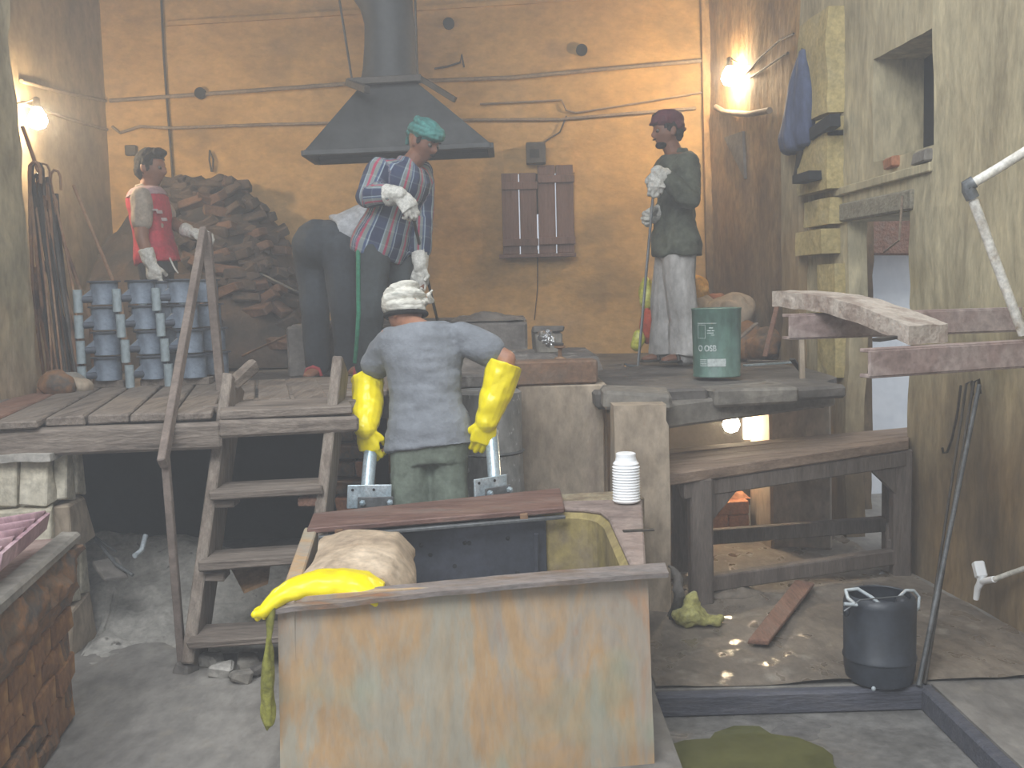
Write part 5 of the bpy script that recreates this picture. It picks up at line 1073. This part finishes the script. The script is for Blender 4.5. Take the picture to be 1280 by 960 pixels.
for s_, cf in (('L', .55), ('R', .38)): glove(C_, J, s_, m_wglove, cf, (.062, .052), .0118, 'white_glove', (.006, 20, 20, 20))
for s_ in 'LR': sole(C_, J['an' + s_], J['toe' + s_], (m_iron, m_iron))
m_teal = M('teal_headwrap', ['2f6460', '427f7a', '55938d'], 5, bump=.35, bscale=25, speck=('24403f', 9, .64, .08))
c = J['hd']; q = MB(); q.ell(c + Q @ V((0, -.008, .055)), [Q @ V((.086, 0, 0)), Q @ V((0, .103, 0)), Q @ V((0, 0, .076))], 20, 12)
wraps(q, c, Q, [(.046, .08, .097, .018, .1, .02), (.066, .08, .096, .018, .06, -.05), (.09, .07, .085, .018, -.06, .08)]); q.sph(c + Q @ V((0, -.115, .01)), .028); q.ell(c + Q @ V((-.01, -.12, -.03)), [Q @ V((.02, 0, 0)), Q @ V((0, .015, 0)), Q @ V((0, 0, .04))])
voxobj(q, 'headwrap', m_teal, C_, .005, 1, (.006, 18, 18, 28))
q = MB(); q.ell(c + Q @ V((0, .094, -.046)), [Q @ V((.024, 0, 0)), Q @ V((0, .010, 0)), Q @ V((0, 0, .006))]); q.build('moustache', m_hair, C_, smooth=True)
for sd in (-1, 1):
    q = MB(); q.ell(c + Q @ V((sd * .03, .087, .027)), [Q @ V((.016, -.004 * sd, 0)), Q @ V((0, .007, 0)), Q @ V((0, 0, .0045))]); q.build('eyebrow', m_hair, C_, smooth=True)
    q = MB(); q.ell(c + Q @ V((sd * .074, .02, .015)), [Q @ V((.006, 0, 0)), Q @ V((0, .016, 0)), Q @ V((0, 0, .03))]); q.build('sideburn', m_hair, C_, smooth=True)
g = J['wrR'] + V(J['handR'][0]).normalized() * .1 + V((0, .03, -.0))
one(MB().tube([g + (g - at(547, 401, 6.62)) * .012, g, at(547, 402, 6.62)], .009, 8), 'stirring_rod', m_iron, 'thin dark rod held by the striped shirt man into the bath', 'rod', smooth=True)

# ---- bending man behind him
J = dict(pel=at(404, 300, 6.3), nk=at(486, 272, 6.42), lat=V((.10, -.85, -.3)), hd=at(506, 300, 6.46), fwd=V((.55, .1, -.83)), up=V((.85, .1, .5)), hs=.97,
         shR=at(466, 288, 6.28), elR=at(480, 334, 6.28), wrR=at(492, 374, 6.34), shL=at(470, 284, 6.56), elL=at(484, 330, 6.6), wrL=at(496, 370, 6.62),
         hipR=at(424, 313, 6.22), knR=at(431, 388, 6.16), anR=V((at(433, 448, 6.28).x, 6.28, ZP + .085)), hipL=at(388, 313, 6.36), knL=at(394, 388, 6.30), anL=V((at(398, 450, 6.38).x, 6.34, ZP + .085)), toeR=(.8, -.5), toeL=(-.1, -1), shw=.17)
J['lat'] = (J['shR'] - J['shL']).normalized()
J['handR'] = (V((.2, .1, -1)), V((.4, .8, 0)), V((.8, .2, .3)), .9); J['handL'] = (V((.2, .1, -1)), V((.4, -.8, 0)), V((.8, .2, .3)), .9)
B_, Q = person('person', 'person in white shirt and dark trousers bent over behind the striped shirt man', J, sh=.17)
m_dtr = M('dark_grey_trousers', ['24282d', '30353b', '3a4046'], 4, bump=.2, rough=.9)
q = MB(); q.ell(J['pel'] + V((-.03, 0, -.03)), ((.155, 0, 0), (0, .175, 0), (0, 0, .15)), 20, 12); q.ell(J['pel'] + V((.06, 0, .0)), ((.14, 0, 0), (0, .16, 0), (0, 0, .12)), 18, 12)
for s_ in 'LR': limbs(q, [J['hip' + s_], J['kn' + s_], J['an' + s_]], [.112, .086, .072])
voxobj(q, 'trousers', m_dtr, B_, .009, 2, (.01, 8, 8, 5))
shirt(B_, J, M('white_shirt', ['8f9092', 'a6a7aa', 'b5b6b9'], 4, bump=.25), 'shirt', infl=1.12, lo=.2, hem=0, sleeve=1.3, srad=(.08, .07, .06))
hair_shell(B_, J, Q, m_hair)
m_red = M('red_slipper', ['8c2f33', 'a83c40'], 6, bump=.1)
for s_ in 'LR': sole(B_, J['an' + s_], J['toe' + s_], (m_iron, m_red), 'slipper')

# ---- man with cap and rod at the right
J = dict(pel=at(846, 297, 6.92), nk=at(846, 190, 6.92), lat=V((-.25, 1, 0)), hd=at(834, 164, 6.9), fwd=V((-1, -.22, -.10)), up=V((-.08, 0, 1)), hs=1.02,
         shL=at(858, 207, 6.74), elL=at(862, 249, 6.64), wrL=at(822, 215, 6.56), shR=at(842, 208, 7.1), elR=at(836, 252, 7.14), wrR=at(824, 268, 6.9),
         hipL=at(848, 304, 6.84), knL=at(852, 378, 6.80), anL=V((at(858, 440, 6.88).x, 6.86, ZP + .085)), hipR=at(840, 304, 7.02), knR=at(834, 378, 7.0), anR=V((at(836, 444, 6.98).x, 6.98, ZP + .085)), toeL=(-1, -.5), toeR=(-1, -.35), shw=.172, belly=-.03)
J['handL'] = (V((-.12, -.05, -1)), V((.15, 1, 0)), V((-1, -.1, 0)), .9); J['handR'] = (V((-.8, -.3, -.2)), V((-.2, -.7, -.3)), V((0, 0, 1)), 1.0)
D_, Q = person('person', 'person in maroon cap, olive jacket and pale trousers standing with a rod', J, sh=.172)
m_pale = M('pale_grey_trousers', ['9d9a97', 'b2afac', 'bebcb9'], 3, (1, 1, .5), bump=.3, bscale=20, rough=.95)
trousers(D_, J, m_pale, [.112, .105, .098], waist=.04, flare=.03, fold=(.016, 9, 9, 3))
m_ol = M('olive_jacket', ['30332b', '474b40', '5c6052', '3b3f38'], 7, bump=.3, bscale=26, rough=.9)
shirt(D_, J, m_ol, 'jacket', infl=1.17, lo=-.22, hem=.46, sleeve=1.7, srad=(.084, .072, .060), fold=(.02, 8, 8, 9))
for s_ in 'LR': glove(D_, J, s_, m_wglove, .22, (.056, .054), .0155, 'white_glove', (.008, 24, 24, 24))
for s_ in 'LR': sole(D_, J['an' + s_], J['toe' + s_], (m_iron, m_iron))
hair_shell(D_, J, Q, m_hair, 1.0)
c = J['hd']; q = MB(); q.ell(c + Q @ V((0, -.012, .07)) , [Q @ V((.089, 0, 0)), Q @ V((0, .112, .012)), Q @ V((0, -.01, .072))], 20, 12); q.ell(c + Q @ V((0, -.045, .03)), [Q @ V((.084, 0, 0)), Q @ V((0, .075, 0)), Q @ V((0, 0, .055))], 18, 10)
q.ell(c + Q @ V((0, .085, .062)), [Q @ V((.06, 0, 0)), Q @ V((0, .028, -.008)), Q @ V((0, 0, .014))], 16, 8); q.ell(c + Q @ V((0, -.115, .0)), [Q @ V((.012, 0, 0)), Q @ V((0, .022, -.006)), Q @ V((0, 0, .014))])
voxobj(q, 'cap', M('maroon_cap', ['4a1f2a', '5e2a36', '6a3440'], 6, bump=.3), D_, .005, 1, (.005, 20, 20, 20))
q = MB(); q.ell(c + Q @ V((0, .050, -.086)), [Q @ V((.046, 0, 0)), Q @ V((0, .040, 0)), Q @ V((0, 0, .024))]); q.ell(c + Q @ V((0, .094, -.045)), [Q @ V((.024, 0, 0)), Q @ V((0, .011, 0)), Q @ V((0, 0, .006))]); voxobj(q, 'beard', m_hair, D_, .004, 1, (.003, 60, 60, 60))
gp = J['wrL'] + V(J['handL'][0]).normalized() * .09 + V((-.01, .035, -.0)); bt_ = V((at(799, 463, 6.55).x, 6.6, ZP + .01))
one(MB().tube([gp + (gp - bt_) * .03, gp, bt_, bt_ + V((-.05, -.02, .0)), bt_ + V((-.09, -.03, .012))], .009, 8), 'hooked_poker', m_steel, 'long pale rod with hooked foot held by the man in the maroon cap', 'rod', smooth=True)

# ---- man in the red vest at the left
YA = 6.9
J = dict(pel=at(196, 322, YA), nk=at(182, 233, YA), lat=V((.12, -1, 0)), hd=at(189, 210, YA - .02), fwd=V((1, -.18, -.12)), up=V((.06, 0, 1)), hs=1.03,
         shR=at(177, 248, YA - .17), elR=at(177, 296, YA - .22), wrR=at(189, 331, YA - .24), shL=at(192, 246, YA + .17), elL=at(216, 280, YA + .2), wrL=at(238, 291, YA + .02),
         hipR=at(192, 328, YA - .09), knR=at(196, 400, YA - .1), anR=V((at(194, 455, YA).x, YA - .08, ZP + .085)), hipL=at(199, 328, YA + .09), knL=at(204, 400, YA + .08), anL=V((at(202, 455, YA).x, YA + .1, ZP + .085)), toeR=(1, -.3), toeL=(1, .1), shw=.168)
J['handR'] = (V((.25, -.05, -1)), V((.3, .9, 0)), V((1, -.2, 0)), .45); J['handL'] = (V((1, -.1, .0)), V((0, .2, -1)), V((0, -1, 0)), .8)
A_, Q = person('person', 'person with black hair in red vest standing behind the stacked drums', J, sh=.168)
trousers(A_, J, M('navy_trousers', ['22262e', '2d323c'], 4, bump=.2), [.1, .08, .07])
shirt(A_, J, M('off_white_tshirt', ['8e8478', 'a89c8e'], 5, bump=.2), 't_shirt', infl=1.05, lo=.3, hem=0, sleeve=.62, srad=(.072, .064), addm=.002)
q = MB(); torso(q, J['pel'], J['nk'], J['lat'], 1.13, lo=-.08, hi=.92, sh=.168, add=.008, hem=.2); vo = voxobj(q, 'vest', M('red_vest', ['8f2234', 'b02c40', 'c03848'], 5, bump=.25), A_, .009, 2, (.01, 9, 9, 8))
q = MB(); a_ = (J['nk'] - J['pel']).normalized(); torso(q, J['pel'], J['nk'], J['lat'], 1.15, lo=.82, hi=1.0, sh=.17, add=.010); voxobj(q, 'yoke', M('haze_paled_yoke', ['9a7f84', 'b0969a'], 5, bump=.2), A_, .009, 2)  # yoke colour paled to take in the haze
pr0 = at(201, 268, YA - .155)
for k in range(5):
    q = MB(); q.box(pr0 + V((.012 * (k % 2) + .014 * k - .03, -.012, .028 - .019 * k + .01 * (k % 3))), (.035, .03, .011), rz=.25); q.build('chest_print', M('grey_print', ['9a8a88', 'a89a98'], 5, bump=0) if k == 0 else bpy.data.materials['grey_print'], A_)
for s_, cf in (('R', .55), ('L', .3)): glove(A_, J, s_, m_wglove, cf, (.05, .046), .0115, 'white_glove', (.006, 20, 20, 20))
q = MB(); p_ = at(212, 322, YA - .2); q.tube([p_, p_ + V((.02, 0, -.05)), p_ + V((.035, 0, -.08)), p_ + V((.05, 0, -.10))], .006, 6); q.build('drawstring', m_wglove, A_, smooth=True)
for s_ in 'LR': sole(A_, J['an' + s_], J['toe' + s_], (m_iron, m_iron))
hair_shell(A_, J, Q, m_hair, 1.04)
# ------------------------------------------------------------ haze of the workshop: a real scattering volume
m = bpy.data.materials.new('smoke_haze'); m.use_nodes = True; nt = m.node_tree; nt.nodes.clear()
o_ = nt.nodes.new('ShaderNodeOutputMaterial'); vs = nt.nodes.new('ShaderNodeVolumeScatter')
vs.inputs['Color'].default_value = (.97, .98, 1, 1); vs.inputs['Density'].default_value = .033; vs.inputs['Anisotropy'].default_value = .25
nt.links.new(vs.outputs[0], o_.inputs['Volume'])
b = MB(); b.prism([(-2.4, -1.5, -.08), (2.55, -1.5, -.08), (1.62, 8.42, -.08), (-3.15, 8.42, -.08), (-3.15, 5.5, -.08), (-2.4, 5.5, -.08)], (0, 0, 4.38))
one(b, 'haze', m, 'thin grey smoke haze filling the whole workshop', 'haze', kind='stuff')
